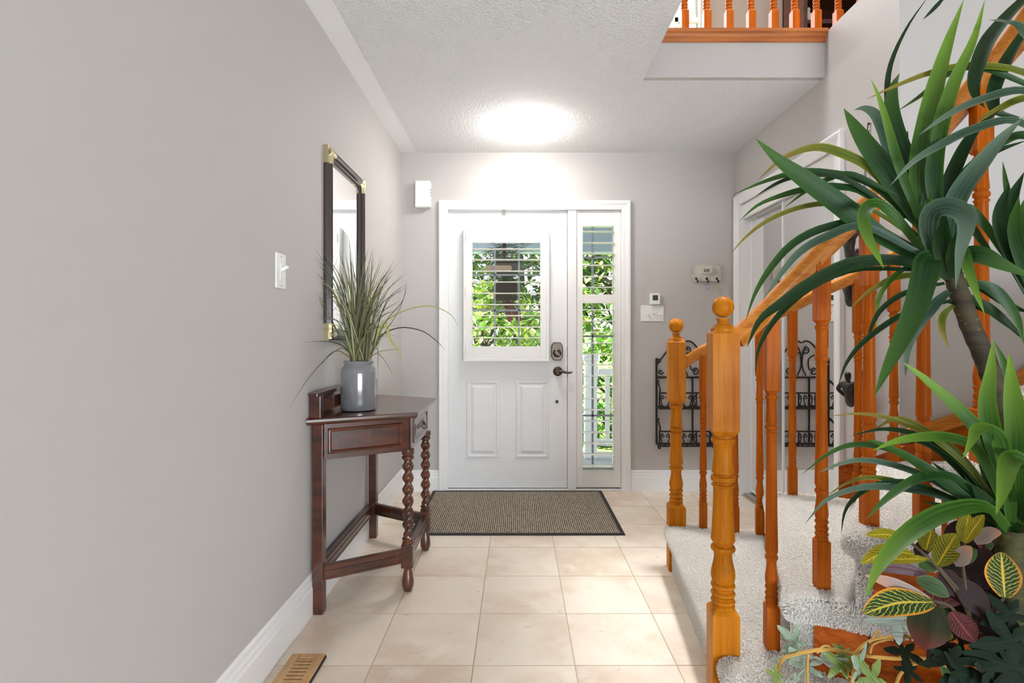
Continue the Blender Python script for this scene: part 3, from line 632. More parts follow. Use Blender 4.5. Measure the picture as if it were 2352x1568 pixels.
for pts, w_, mi in (([(868,800),(880,745),(925,715),(985,702),(1035,722),(1055,756)], .007, 5), ([(862,800),(875,770),(920,752),(970,760),(1005,785),(1023,806)], .006, 2),
        ([(850,820),(880,740),(897,780),(915,805),(926,832)], .012, 5), ([(815,825),(790,800),(770,806),(740,830),(700,868),(660,915)], .004, 1), ([(812,825),(795,800),(770,787),(735,783),(690,785)], .0055, 2),
        ([(812,828),(780,806),(757,814),(736,838)], .006, 0), ([(840,825),(870,808),(900,803),(932,801)], .004, 3), ([(845,825),(868,812),(890,838),(905,868)], .003, 0),
        ([(840,826),(866,800),(868,870)], .004, 1), ([(820,825),(800,812),(770,815),(700,808)], .003, 3), ([(850,820),(880,768),(915,715),(938,655)], .004, 1), ([(850,820),(885,740),(925,690),(934,640)], .005, 0), ([(812,820),(775,760),(745,700),(722,672)], .004, 1), ([(812,822),(765,745),(738,700),(732,685)], .004, 0)):
    n = len(pts); P = []
    for k, (x, y) in enumerate(pts): P.append(lclamp(at(x, y, VY-(.0 if k == 0 else .06)*k/n)))
    blade('grass_blade', P, w_, GM[mi], gb, 16)
# ------------------------------------------------------------------ door mat, floor vent
dmat = thing('door_mat', 'flat grey brown ribbed doormat with black binding at the front door', 'mat', (0, 3.45, 0))
mx0, mx1, my0, my1 = -.602, .597, 3.03, 3.885
def ribbed():
    m = bpy.data.materials.new('ribbed_mat'); m.use_nodes = True; nt = m.node_tree; N = nt.nodes; L = nt.links; b = N['Principled BSDF']; b.inputs['Roughness'].default_value = .95; b.inputs['Specular IOR Level'].default_value = .1
    tc = N.new('ShaderNodeTexCoord'); wv = N.new('ShaderNodeTexWave'); wv.inputs['Scale'].default_value = 26; wv.inputs['Distortion'].default_value = .6; wv.inputs['Detail Scale'].default_value = 4
    L.new(tc.outputs['Object'], wv.inputs[0]); nz = N.new('ShaderNodeTexNoise'); nz.inputs['Scale'].default_value = 60; mp = N.new('ShaderNodeMapping'); mp.inputs['Scale'].default_value = (3,.6,1); L.new(tc.outputs['Object'], mp.inputs[0]); L.new(mp.outputs[0], nz.inputs[0])
    mu = N.new('ShaderNodeMath'); mu.operation = 'MULTIPLY_ADD'; L.new(nz.outputs[0], mu.inputs[0]); mu.inputs[1].default_value = 1.3; mu.inputs[2].default_value = -.65
    ad = N.new('ShaderNodeMath'); L.new(mu.outputs[0], ad.inputs[0]); L.new(wv.outputs[1], ad.inputs[1])
    rp = N.new('ShaderNodeMix'); rp.data_type = 'RGBA'; rp.clamp_factor = True; rp.inputs[6].default_value = srgb(84,76,67); rp.inputs[7].default_value = srgb(196,184,164); L.new(ad.outputs[0], rp.inputs[0]); L.new(rp.outputs[2], b.inputs['Base Color'])
    bp = N.new('ShaderNodeBump'); bp.inputs['Distance'].default_value = .003; L.new(ad.outputs[0], bp.inputs['Height']); L.new(bp.outputs[0], b.inputs['Normal']); return m
MB().box(mx0+.012, mx1-.012, my0+.012, my1-.012, .0008, .0065).build('ribbed_pile', ribbed(), dmat)
MB().sweep([(mx0,my0,0),(mx0,my1,0),(mx1,my1,0),(mx1,my0,0)], [(0,.0008),(0,.006),(-.008,.009),(-.02,.0088),(-.024,.0065),(-.024,.0008)], (0,0,1), True).build('binding', M_binding, dmat)
fv = thing('floor_vent', 'pale wooden floor register beside the left baseboard at the bottom edge', 'vent', (-.72, 1.75, 0))
vx0, vx1, vy0, vy1 = -.779, -.662, 1.575, 1.89
m = MB().box(vx0, vx0+.03, vy0, vy1, .0008, .011).box(vx1-.03, vx1, vy0, vy1, .0008, .011).box(vx0+.03, vx1-.03, vy0, vy0+.035, .0008, .011).box(vx0+.03, vx1-.03, vy1-.028, vy1, .0008, .011)
m.build('vent_frame', M_maple, fv, bevel=.003)
MB().box(vx0+.03, vx1-.03, vy0+.03, vy1-.02, .0008, .003).box(vx1-.001, vx1+.0035, vy0+.012, vy1-.008, .0006, .009).build('vent_box', M_black, fv)
ns = 13; yy0 = vy0+.035; st = (vy1-.028-yy0)/ns
for i in range(ns): MB().box(vx0+.029, vx1-.029, yy0+i*st+st*.33, yy0+(i+1)*st+(0 if i < ns-1 else -.004), .003, .0105).build('slat', M_maple, fv, bevel=.001)
# ------------------------------------------------------------------ staircase
TZ = [0, .21, .405, .60, .795, .99, 1.185]
POLY = {1: [(.70,2.62),(.592,1.70),(.562,1.53),(.550,1.47),(.562,1.40),(.62,1.33),(.75,1.28),(.92,1.27),(1.0,1.36),(1.15,1.6),(1.28,1.95),(1.22,2.45),(1.09,2.53),(.866,2.615)],
        2: [(.712,1.475),(.722,1.452),(.78,1.447),(.85,1.41),(.91,1.37),(1.02,1.34),(1.2,1.6),(1.45,2.05),(1.52,2.215),(1.45,2.35),(1.28,2.44),(1.112,2.475),(.775,1.59)],
        3: [(.842,1.425),(.86,1.395),(.905,1.365),(1.0,1.318),(1.10,1.27),(1.4,1.5),(1.75,1.9),(1.8,2.215),(1.46,2.215),(1.122,1.79)],
        4: [(1.0,1.325),(1.01,1.30),(1.06,1.262),(1.115,1.20),(1.6,1.35),(2.1,1.6),(2.1,2.215),(1.95,2.215),(1.78,1.92)],
        5: [(1.155,1.285),(1.15,1.24),(1.16,1.15),(1.19,1.02),(2.3,1.2),(2.3,1.75)],
        6: [(1.19,1.10),(1.19,1.0),(1.2,.85),(1.2,.78),(2.3,.78),(2.3,1.3)]}
stc = thing('staircase', 'curving staircase with grey beige carpeted treads and oak sides on the right', 'staircase', (1.0, 1.9, 0))
def resample(poly, step=.02, rnd=2):
    P = [Vector(p) for p in poly]
    for _ in range(rnd):   # corner cutting
        Q = []
        for i, a in enumerate(P):
            b = P[(i+1) % len(P)]; L_ = (b-a).length; f_ = min(.25, .02/L_) if L_ > 0 else .25
            Q += [a.lerp(b, f_), a.lerp(b, 1-f_)]
        P = Q
    out = []
    for i, a in enumerate(P):
        b = P[(i+1) % len(P)]; k = max(1, int((b-a).length/step))
        out += [a.lerp(b, q/k) for q in range(k)]
    return out
PILE = []
def area2(P): return sum(P[i].x*P[(i+1)%len(P)].y-P[(i+1)%len(P)].x*P[i].y for i in range(len(P)))/2
def carpet_step(n):
    P = resample(POLY[n]); 
    if area2(P) < 0: P.reverse()
    k = len(P); N_ = []
    for i in range(k):
        t = (P[(i+2) % k]-P[i-2]).normalized(); N_.append(Vector((t.y, -t.x)))
    z = TZ[n]; lay = [(-.05,z),(-.03,z),(-.016,z-.003),(-.006,z-.01),(-.001,z-.02),(0,z-.032),(-.003,z-.045),(-.012,z-.056),(-.022,z-.062),(-.034,z-.066),(-.036,z-.12),(-.036,max(.0005, TZ[n-1]-.002))]
    vs_ = []; fs = []
    for off, zz in lay:
        for i in range(k): p = P[i]+N_[i]*off; vs_.append((p.x, p.y, zz))
    for j in range(len(lay)-1):
        for i in range(k): fs.append((j*k+(i+1)%k, j*k+i, (j+1)*k+i, (j+1)*k+(i+1)%k))
    fs.append(tuple(range(k)))
    o = MB().add(vs_, fs).build('carpeted_tread', M_carpet, stc, smooth=50)
    return o
treads = [carpet_step(n) for n in range(1, 7)]
# pile: short tufts over the treads that show
def pile(o, density, seed):
    ng = bpy.data.node_groups.new('carpet_pile', 'GeometryNodeTree'); ng.interface.new_socket('Geometry', in_out='INPUT', socket_type='NodeSocketGeometry'); ng.interface.new_socket('Geometry', in_out='OUTPUT', socket_type='NodeSocketGeometry')
    N = ng.nodes; L = ng.links; gi = N.new('NodeGroupInput'); go = N.new('NodeGroupOutput')
    dp = N.new('GeometryNodeDistributePointsOnFaces'); dp.inputs['Density'].default_value = density; dp.inputs['Seed'].default_value = seed; L.new(gi.outputs[0], dp.inputs[0])
    cn = N.new('GeometryNodeMeshCone'); cn.inputs['Vertices'].default_value = 4; cn.inputs['Radius Top'].default_value = .0012; cn.inputs['Radius Bottom'].default_value = .0020; cn.inputs['Depth'].default_value = .007
    sm = N.new('GeometryNodeSetMaterial'); sm.inputs['Material'].default_value = M_tuft; L.new(cn.outputs[0], sm.inputs[0])
    rv = N.new('FunctionNodeRandomValue'); rv.data_type = 'FLOAT_VECTOR'; rv.inputs[0].default_value = (-.5,-.5,-3); rv.inputs[1].default_value = (.5,.5,3)
    rr = N.new('FunctionNodeRotateRotation'); rr.rotation_space = 'LOCAL'; er = N.new('FunctionNodeEulerToRotation'); L.new(rv.outputs[0], er.inputs[0]); L.new(dp.outputs['Rotation'], rr.inputs[0]); L.new(er.outputs[0], rr.inputs[1])
    sc_ = N.new('FunctionNodeRandomValue'); sc_.inputs[2].default_value = .6; sc_.inputs[3].default_value = 1.15
    ip = N.new('GeometryNodeInstanceOnPoints'); L.new(dp.outputs[0], ip.inputs[0]); L.new(sm.outputs[0], ip.inputs['Instance']); L.new(rr.outputs[0], ip.inputs['Rotation']); L.new(sc_.outputs[1], ip.inputs['Scale'])
    L.new(ip.outputs[0], go.inputs[0])
    q = bpy.data.objects.new('carpet_pile', o.data); C.objects.link(q); q.parent = o; q['kind'] = 'stuff'
    md = q.modifiers.new('pile', 'NODES'); md.node_group = ng
for o, dens, s in zip(treads[:5], (70000, 80000, 80000, 60000, 40000), range(5)): pile(o, dens, s)
# oak side panels under the near ends of the treads
sp_path = [(.795,1.466),(.845,1.428),(.905,1.388),(.96,1.36),(1.03,1.328),(1.085,1.275),(1.128,1.20),(1.15,1.1),(1.165,.95),(1.168,.80)]
tops = [2,2,3,3,4,4,5,6,6]
m = MB()
for i in range(len(sp_path)-1):
    (xa,ya), (xb,yb2) = sp_path[i], sp_path[i+1]; zt = TZ[tops[i]]-.05
    dxy = Vector((xb-xa, yb2-ya)).normalized(); nn = Vector((-dxy.y, dxy.x))*.02
    m.add([(xa,ya,0),(xb,yb2,0),(xb,yb2,zt),(xa,ya,zt),(xa+nn.x,ya+nn.y,0),(xb+nn.x,yb2+nn.y,0),(xb+nn.x,yb2+nn.y,zt),(xa+nn.x,ya+nn.y,zt)],[(0,1,2,3),(7,6,5,4),(1,0,4,5),(2,1,5,6),(3,2,6,7),(0,3,7,4)])
m.build('stringer', M_oak_d, stc)
# skirt board along the wall
sk = MB()
def skirt(p, q, z0, za, zb_, t=.018):
    p, q = Vector(p), Vector(q); dxy = (q-p).normalized(); nn = Vector((-dxy.y, dxy.x))*t
    sk.add([(p.x,p.y,z0),(q.x,q.y,z0),(q.x,q.y,zb_),(p.x,p.y,za),(p.x+nn.x,p.y+nn.y,z0),(q.x+nn.x,q.y+nn.y,z0),(q.x+nn.x,q.y+nn.y,zb_),(p.x+nn.x,p.y+nn.y,za)],[(0,1,2,3),(7,6,5,4),(1,0,4,5),(2,1,5,6),(3,2,6,7),(0,3,7,4)])
skirt((1.395,2.372), (1.475,2.335), .40, .56, .575); skirt((1.475,2.335), (1.55,2.25), .40, .575, .64)
skirt((1.54,2.204), (1.72,2.204), .59, .655, .72); skirt((1.72,2.204), (2.6,2.204), .59, .72, 1.35)
sk.build('skirt_board', M_oak_d, stc)
cp = MB().bar((1.56,2.20,.705), (1.84,2.20,.79), .03, .05).bar((1.56,2.192,.69), (1.84,2.192,.775), .03, .014).bar((1.84,2.20,.79), (2.6,2.20,1.38), .03, .05)
cp.build('skirt_cap', M_oak_h, stc, bevel=.004)
# ------------------------------------------------------------------ turned balusters and newels
def turned(z0, z1, R):
    """profile from the lower block (z0) to the upper block (z1); R = bead radius"""
    k = R/.0175 if R > .025 else 1
    k = min(k, 1.25); L_ = lambda d: d*k
    p = [(R*.98, z0), (R*1.0, z0+L_(.004)), (R*.86, z0+L_(.008))]
    for c in (.014, .031, .049):
        p += [(R*.84, z0+L_(c-.006)), (R*1.0, z0+L_(c-.003)), (R*1.04, z0+L_(c)), (R*1.0, z0+L_(c+.003)), (R*.84, z0+L_(c+.006))]
        if c == .014: p += [(R*.9, z0+L_(c+.008)), (R*.92, z0+L_(c+.0105))]
    b = z0+L_(.058)
    p += [(R*.92,b), (R*1.0,b+L_(.008)), (R*1.03,b+L_(.016)), (R*.98,b+L_(.027)), (R*.84,b+L_(.042)), (R*.76,b+L_(.055)), (R*.76,b+L_(.063)), (R*.84,b+L_(.069))]
    b += L_(.070)
    p += [(R*1.0,b+.002), (R*1.05,b+L_(.006)), (R*1.0,b+L_(.0105)), (R*.82,b+L_(.012)), (R*.82,b+L_(.016)), (R*.96,b+L_(.022)), (R*1.0,b+L_(.024)), (R*1.03,b+L_(.026))]
    s0 = b+L_(.028); T_ = z1; s1 = z1-L_(.122)
    for q in range(9):
        f_ = q/8; p.append((R*(1.02-.2*f_-.05*math.sin(f_*PI)), s0+(s1-s0)*f_))
    p += [(R*.98,s1+L_(.004)), (R*.98,s1+L_(.006)), (R*.8,s1+L_(.008)), (R*.8,s1+L_(.012)), (R*1.0,s1+L_(.015)), (R*1.05,s1+L_(.02)), (R*1.0,s1+L_(.025)), (R*.8,s1+L_(.027)), (R*.8,s1+L_(.03)), (R*.95,s1+L_(.033)), (R*.93,s1+L_(.04))]
    v = s1+L_(.04); e = z1-L_(.014)
    for q in range(1, 7):
        f_ = q/7; p.append((R*(.93-.17*math.sin(f_*PI*.75)+.06*f_), v+(e-v)*f_))
    p += [(R*1.0,e-L_(.004)), (R*1.04,e), (R*.98,e+L_(.004)), (R*.82,e+L_(.005)), (R*.82,e+L_(.009)), (R*.95,e+L_(.012)), (R*.95,z1)]
    return p
def block(m, h, z0, z1, c=.2, top=True, bot=True):
    ch = h*c; L_ = [(h-ch*1.6, z0-ch*.9), (h, z0+ch)] if bot else [(h, z0)]
    L_ += [(h, z1-ch), (h-ch*1.6, z1+ch*.9)] if top else [(h, z1)]
    vs_ = []; 
    for a, z in L_: vs_ += [(-a,-a,z),(a,-a,z),(a,a,z),(-a,a,z)]
    n = len(L_); fs = [(j*4+k, j*4+(k+1)%4, (j+1)*4+(k+1)%4, (j+1)*4+k) for j in range(n-1) for k in range(4)]+[(3,2,1,0), tuple((n-1)*4+k for k in range(4))]
    m.add(vs_, fs)
def baluster(x, y, zb, zl, zu, zt, parent, rot=0, h=.0178, R=.0172, m_=None):
    m = MB(); block(m, h, zb, zl, .25, True, False); block(m, h, zu, zt, .25, False, True) if False else block(m, h, zu, zt, .25, False, True)
    m.lathe(turned(zl, zu, R), 18)
    o = m.build('baluster', m_ or M_oak_r, None, smooth=35); o.rotation_euler = (0,0,rot); o.location = (x, y, 0)
    o.parent = parent; o.matrix_parent_inverse = parent.matrix_basis.inverted(); return o
def newel(x, y, zf, zl, zu, zt, zball, parent, rot, h, R, rb):
    m = MB(); block(m, h, zf, zl, .22, True, False); block(m, h, zu, zt, .2, True, True); m.lathe(turned(zl+.004, zu-.004, R), 28)
    m.lathe([(h*.9,zt-.002),(h*.92,zt+.006),(h*.8,zt+.012),(h*.72,zt+.016),(h*.5,zt+.02),(h*.4,zt+.027),(h*.5,zt+.033),(h*.5,zt+.036)], 28)
    zc_ = zball-rb
    m.lathe([(max(.0005, rb*math.sin(PI*k/16)), zc_-rb*math.cos(PI*k/16)) for k in range(17)], 28)
    o = m.build('newel_post', M_oak, None, smooth=35); o.rotation_euler = (0,0,rot); o.location = (x, y, 0)
    o.parent = parent; o.matrix_parent_inverse = parent.matrix_basis.inverted(); return o
def handrail(pts, parent, w_=.058, h_=.052, n=48):
    P = cr(pts, n); pr = []
    for k in range(14):
        a = PI*k/13; pr.append((w_/2*math.cos(a), h_*.12+h_*.45*abs(math.sin(a))**.75))
    pr += [(-w_*.46,-h_*.12), (-w_*.33,-h_*.25), (-w_*.33,-h_*.43), (w_*.33,-h_*.43), (w_*.33,-h_*.25), (w_*.46,-h_*.12)]
    vs_ = []; k = len(pr)
    for i, p in enumerate(P):
        t = (P[min(i+1,n)]-P[max(i-1,0)]).normalized(); s = t.cross(Vector((0,0,1))).normalized(); u = s.cross(t)
        vs_ += [p+s*a+u*b for a, b in pr]
    fs = [(i*k+q, i*k+(q+1)%k, (i+1)*k+(q+1)%k, (i+1)*k+q) for i in range(n) for q in range(k)]+[tuple(reversed(range(k))), tuple(range(n*k,(n+1)*k))]
    return MB().add(vs_, fs).build('handrail', M_oak_h, parent, smooth=50)
# near railing
nr = thing('stair_railing', 'near oak stair railing with the large ball topped newel in front', 'railing', (.9, 1.5, 0))
newel(.588, 1.565, 0, .331, .833, 1.123, 1.222, nr, -.10, .037, .0325, .0305)
def zy(py, Y): return EYE-(py-CY)*Y/F
NB = [  # px, Y, base y, lower block top y, upper block bottom y, rail y
    (1772, 1.570, 1490, 1386, 899, 702), (1887, 1.5255, 1352, 1237, 739, 583), (1996, 1.465, 1209, 1093, 660, 472), (2121, 1.415, 1222, 1088, 560, 340), (2254, 1.335, 1072, 936, 351, 186)]
rail_pts = [at(1690, 782, 1.565)]
for px, Y, b_, l_, u_, r_ in NB:
    P = at(px, r_, Y); baluster(P.x, Y, zy(b_, Y)-.02, zy(l_, Y), zy(u_, Y), P.z+.002, nr, -.12-.1*(px-1772)/480)
    rail_pts.append(P)
rail_pts += [at(2352, 67, 1.27), Vector((1.20,1.16,1.94)), Vector((1.21,1.02,2.09)), Vector((1.21,.85,2.25))]
for (x, y, zb) in ((1.195,1.19,.97),(1.205,1.06,1.17),(1.21,.93,1.17)):
    baluster(x, y, zb-.02, zb+.14, zb+.72, zb+.94, nr, 0)
handrail(rail_pts, nr)
# far railing
frr = thing('stair_railing', 'far oak stair railing starting at the smaller newel beside the front hall', 'railing', (1.1, 2.5, 0))
nY = 2.60
newel(.754, nY, 0, zy(1157,nY), zy(922,nY), zy(782,nY), zy(731,nY), frr, -.11, .0385, .031, .0345)
FB = [(1615, 2.55, 1213, 1151, 914, 806), (1688, 2.50, 1222, 1160, 890, 772), (1745, 2.466, 1228, 1165, 864, 742), (1820, 2.41, 1140, 1071, 819, 706), (1890, 2.35, 1150, 1085, 800, 670), (1971, 2.285, 1159, 1085, 765, 634), (2053, 2.19, 1062, 1000, 716, 592)]
rp = [at(1568, 838, nY)]
for px, Y, b_, l_, u_, r_ in FB:
    P = at(px, r_, Y); baluster(P.x, Y, zy(b_, Y)-.02, zy(l_, Y), zy(u_, Y), P.z+.002, frr, -.25, h=.0175, R=.0165)
    rp.append(P)
rp += [at(2092, 573, 2.13), at(2150, 542, 2.11)]
handrail(rp, frr, .055, .048)
# balcony railing upstairs
br2 = thing('balcony_railing', 'upstairs oak balcony railing seen at the top of the picture', 'railing', (1.2, OY, ZU))
for px in (1518, 1569, 1620, 1671, 1722, 1774, 1822, 1872, 1922, 1972):
    x = (px+3-CX)*(OY+.045)/F
    baluster(x, OY+.045, ZU+.001, ZU+.13, ZU+.62, ZU+.86, br2, 0, h=.0185, R=.0165)
handrail([(OX-.1, OY+.045, ZU+.89), (1.2, OY+.045, ZU+.89), (2.0, OY+.045, ZU+.89)], br2)
# ------------------------------------------------------------------ upstairs bookcase
bk = thing('bookcase', 'dark wooden bookcase on the upstairs landing behind the balcony railing', 'bookcase', (3.0, 4.7, ZU))
bx0, bx1, by0, by1, bzt = 2.42, 3.30, 4.62, 4.99, ZU+2.0
for x in (bx0, bx1-.03): MB().box(x, x+.03, by0, by1, ZU, bzt).build('side_panel', M_mahog, bk)
MB().box(bx0, bx1, by1-.015, by1, ZU, bzt).build('back_panel', M_mahog, bk)
for z in (.05,.4,.75,1.1,1.42,1.72,1.97): MB().box(bx0+.03, bx1-.03, by0, by1-.015, ZU+z, ZU+z+.03).build('shelf', M_mahog, bk)
og = MB().lathe([(0,0),(.03,0),(.022,.02),(.03,.05),(.034,.09),(.02,.12),(.012,.14),(.018,.155),(.012,.17),(0,.175)], 18, (0,0,0), False).build('ornament', M_plastic, None, smooth=True)
og.location = (2.52, by0+.12, ZU+1.13); tag(og, 'small pale ornament on a shelf of the upstairs bookcase', 'ornament')
rb_ = MB().box(-.09, .09, -.07, .07, 0, .035).build('book', mat('red_cover', srgb(140,36,34), .5), None, bevel=.003)
rb_.location = (2.70, by0+.12, ZU+1.13); tag(rb_, 'red book lying flat on a shelf of the upstairs bookcase', 'book')
# ------------------------------------------------------------------ bronze climbing figures on the right wall
def climber(name, label, px, py, scale, pose, flip=1):
    c = at(px, py, 2.42); c.x = XR-.085
    J = {'pelvis':(0,0,0),'chest':(-.004,0,.055),'neck':(-.006,0,.088),'head':(-.008,0,.116),'top':(-.009,0,.134),
         'lsh':(-.006,.04,.078),'rsh':(-.006,-.04,.078)}
    J.update(pose); S = [('pelvis','belly'),('belly','chest'),('chest','neck'),('neck','head'),('head','top'),('chest','lsh'),('lsh','lel'),('lel','lwr'),('lwr','lha'),('chest','rsh'),('rsh','rel'),('rel','rwr'),('rwr','rha'),
         ('pelvis','lhip'),('lhip','lkn'),('lkn','lan'),('lan','lft'),('pelvis','rhip'),('rhip','rkn'),('rkn','ran'),('ran','rft')]
    J['belly'] = tuple((a+b)/2 for a, b in zip(J['pelvis'], J['chest']))
    RAD = {'pelvis':.02,'belly':.0185,'chest':.026,'neck':.0085,'head':.0155,'top':.0125,'lsh':.0145,'rsh':.0145,'lel':.010,'rel':.010,'lwr':.0075,'rwr':.0075,'lha':.008,'rha':.008,'lhip':.018,'rhip':.018,'lkn':.0125,'rkn':.0125,'lan':.008,'ran':.008,'lft':.007,'rft':.007}
    names = list(RAD); idx = {n: i for i, n in enumerate(names)}
    me = bpy.data.meshes.new(name); me.from_pydata([tuple(Vector(J[n])*scale) for n in names], [(idx[a], idx[b]) for a, b in S], []); me.materials.append(M_bronze)
    o = bpy.data.objects.new(name, me); C.objects.link(o); o.location = c
    sk_ = o.modifiers.new('skin', 'SKIN'); me.skin_vertices.new() if not me.skin_vertices else None
    for i, n in enumerate(names): r = RAD[n]*scale; me.skin_vertices[0].data[i].radius = (r, r); me.skin_vertices[0].data[i].use_root = (n == 'pelvis')
    ss = o.modifiers.new('sub', 'SUBSURF'); ss.levels = 2; ss.render_levels = 2
    me.polygons.foreach_set('use_smooth', [True]*len(me.polygons)); sk_.use_smooth_shade = True
    tag(o, label, 'sculpture', 'bronze climbers on the wall')
    return o
# y = along the wall (negative = towards the viewer), x = out from the wall
base_pose = {'lhip':(.012,.018,-.012),'rhip':(.012,-.018,-.012),'lkn':(.055,.02,.012),'rkn':(.058,-.035,-.004),'lan':(.074,.018,-.03),'ran':(.078,-.04,-.045),'lft':(.08,.012,-.03),'rft':(.082,-.05,-.045),
    'lel':(-.012,.075,.05),'lwr':(.01,.055,.02),'lha':(.022,.045,.018),'rel':(.012,-.06,.1),'rwr':(.032,-.045,.13),'rha':(.038,-.04,.142)}
p2 = dict(base_pose); p2.update({'head':(.004,-.004,.112),'top':(.010,-.006,.13),'lel':(.005,.05,.12),'lwr':(.03,.03,.15),'lha':(.036,.025,.16),'rel':(-.01,-.07,.04),'rwr':(.01,-.05,.01),'rha':(.02,-.04,.005)})
p3 = dict(base_pose); p3.update({'lkn':(.05,.03,.03),'lan':(.072,.03,-.01),'lft':(.08,.03,-.012),'lel':(.01,.06,.11),'lwr':(.035,.045,.14),'lha':(.042,.04,.15)})
CLS = [(climber('climber_sculpture', 'lowest bronze climbing man, seen from the back beside the closet', 1950, 921, .98, base_pose), 921),
       (climber('climber_sculpture', 'middle bronze climbing man, leaning just behind the far handrail', 1952, 690, .98, p2), 690),
       (climber('climber_sculpture', 'topmost bronze climbing man, mostly hidden between the two handrails', 1955, 585, .98, p3), 585)]
hk = thing('hanging_wire', 'thin dark wire from a small hook high on the right wall beside the closet', 'wire', (XR, 2.42, 2.05))
hz = EYE+ (770-285)*2.42/F
hp = Vector((XR-.006, 1.55*F/(1996-CX), EYE+(770-284)*(1.55*F/(1996-CX))/F))
MB().lathe([(0,0),(.004,0),(.004,.008),(.006,.009),(0,.011)], 8, (XR, hp.y, hp.z), False, Matrix.Rotation(-PI/2,4,'Y')).tube(cr([hp, hp+Vector((-.006,0,-.02)), hp+Vector((-.004,0.002,-.045)), hp+Vector((0,-.002,-.03))], 8), .0022, 6).build('hook', M_iron, hk, smooth=True)
for o, py in CLS:
    c = o.location; MB().tube(cr([hp+Vector((-.004,0,-.04)), Vector((XR-.02, (hp.y+c.y)/2+.01, (hp.z+c.z)/2)), c+Vector((.036,-.04,.14))], 16), .0011, 5).build('wire', M_iron, hk)
# ------------------------------------------------------------------ tall artificial plant
pt = thing('planter', 'round woven basket standing on the floor below the tall plant', 'planter', (.98, 1.06, 0))
MB().lathe([(0,.0),(.12,0),(.15,.16),(.16,.3),(.155,.3),(.145,.16),(.115,.02),(0,.02)], 28, (.98,1.06,0), False).build('basket', mat('wicker', srgb(140,100,62), .8, bump=(60,.6,.01)), pt, smooth=True)
MB().lathe([(0,.262),(.148,.26)], 24, (.98,1.06,0), False).build('soil', M_soil, pt)
yk = thing('yucca_tree', 'tall green long leaved artificial tree with several heads at right front', 'plant', (.98, 1.06, .26))
M_trunk = mat('ringed_trunk', srgb(66,54,32), .8, noise=[(9, srgb(40,33,20), .4, .65, (1,1,6), 4), (40, srgb(112,98,64), .66, .72, (1,1,2.6), 2)], bump=(30,.5,.006,(1,1,5)))
M_moss = mat('green_trunk', srgb(66,62,20), .8, noise=[(14, srgb(38,38,14), .42, .62, (1,1,3), 5), (30, srgb(104,92,36), .6, .75, ONE, 3)], bump=(40,.6,.006))
def trunk(pts, r, m_, rings):
    P = cr(pts, 60); rs = []
    for i in range(61): t = i/60; rs.append((r[0]*(1-t)+r[1]*t)*(1+.05*math.sin(t*rings*2*PI)**6*1.6))
    return MB().tube(P, rs, 14).build('trunk', m_, yk, smooth=50)
trunk([(.965,1.08,.262),(.968,1.10,.40),at(2330,1060,1.10),at(2302,940,1.10),at(2265,830,1.10),at(2228,745,1.10),at(2203,672,1.10),at(2186,622,1.10)], (.021,.0155), M_trunk, 22)
trunk([(1.0,1.03,.262),at(2345,1470,1.03),at(2322,1340,1.03),at(2322,1215,1.03)], (.026,.021), M_moss, 8)
trunk([(1.02,1.09,.262),(1.04,1.1,.6),at(2420,900,1.1),at(2385,700,1.1)], (.02,.016), M_trunk, 16)
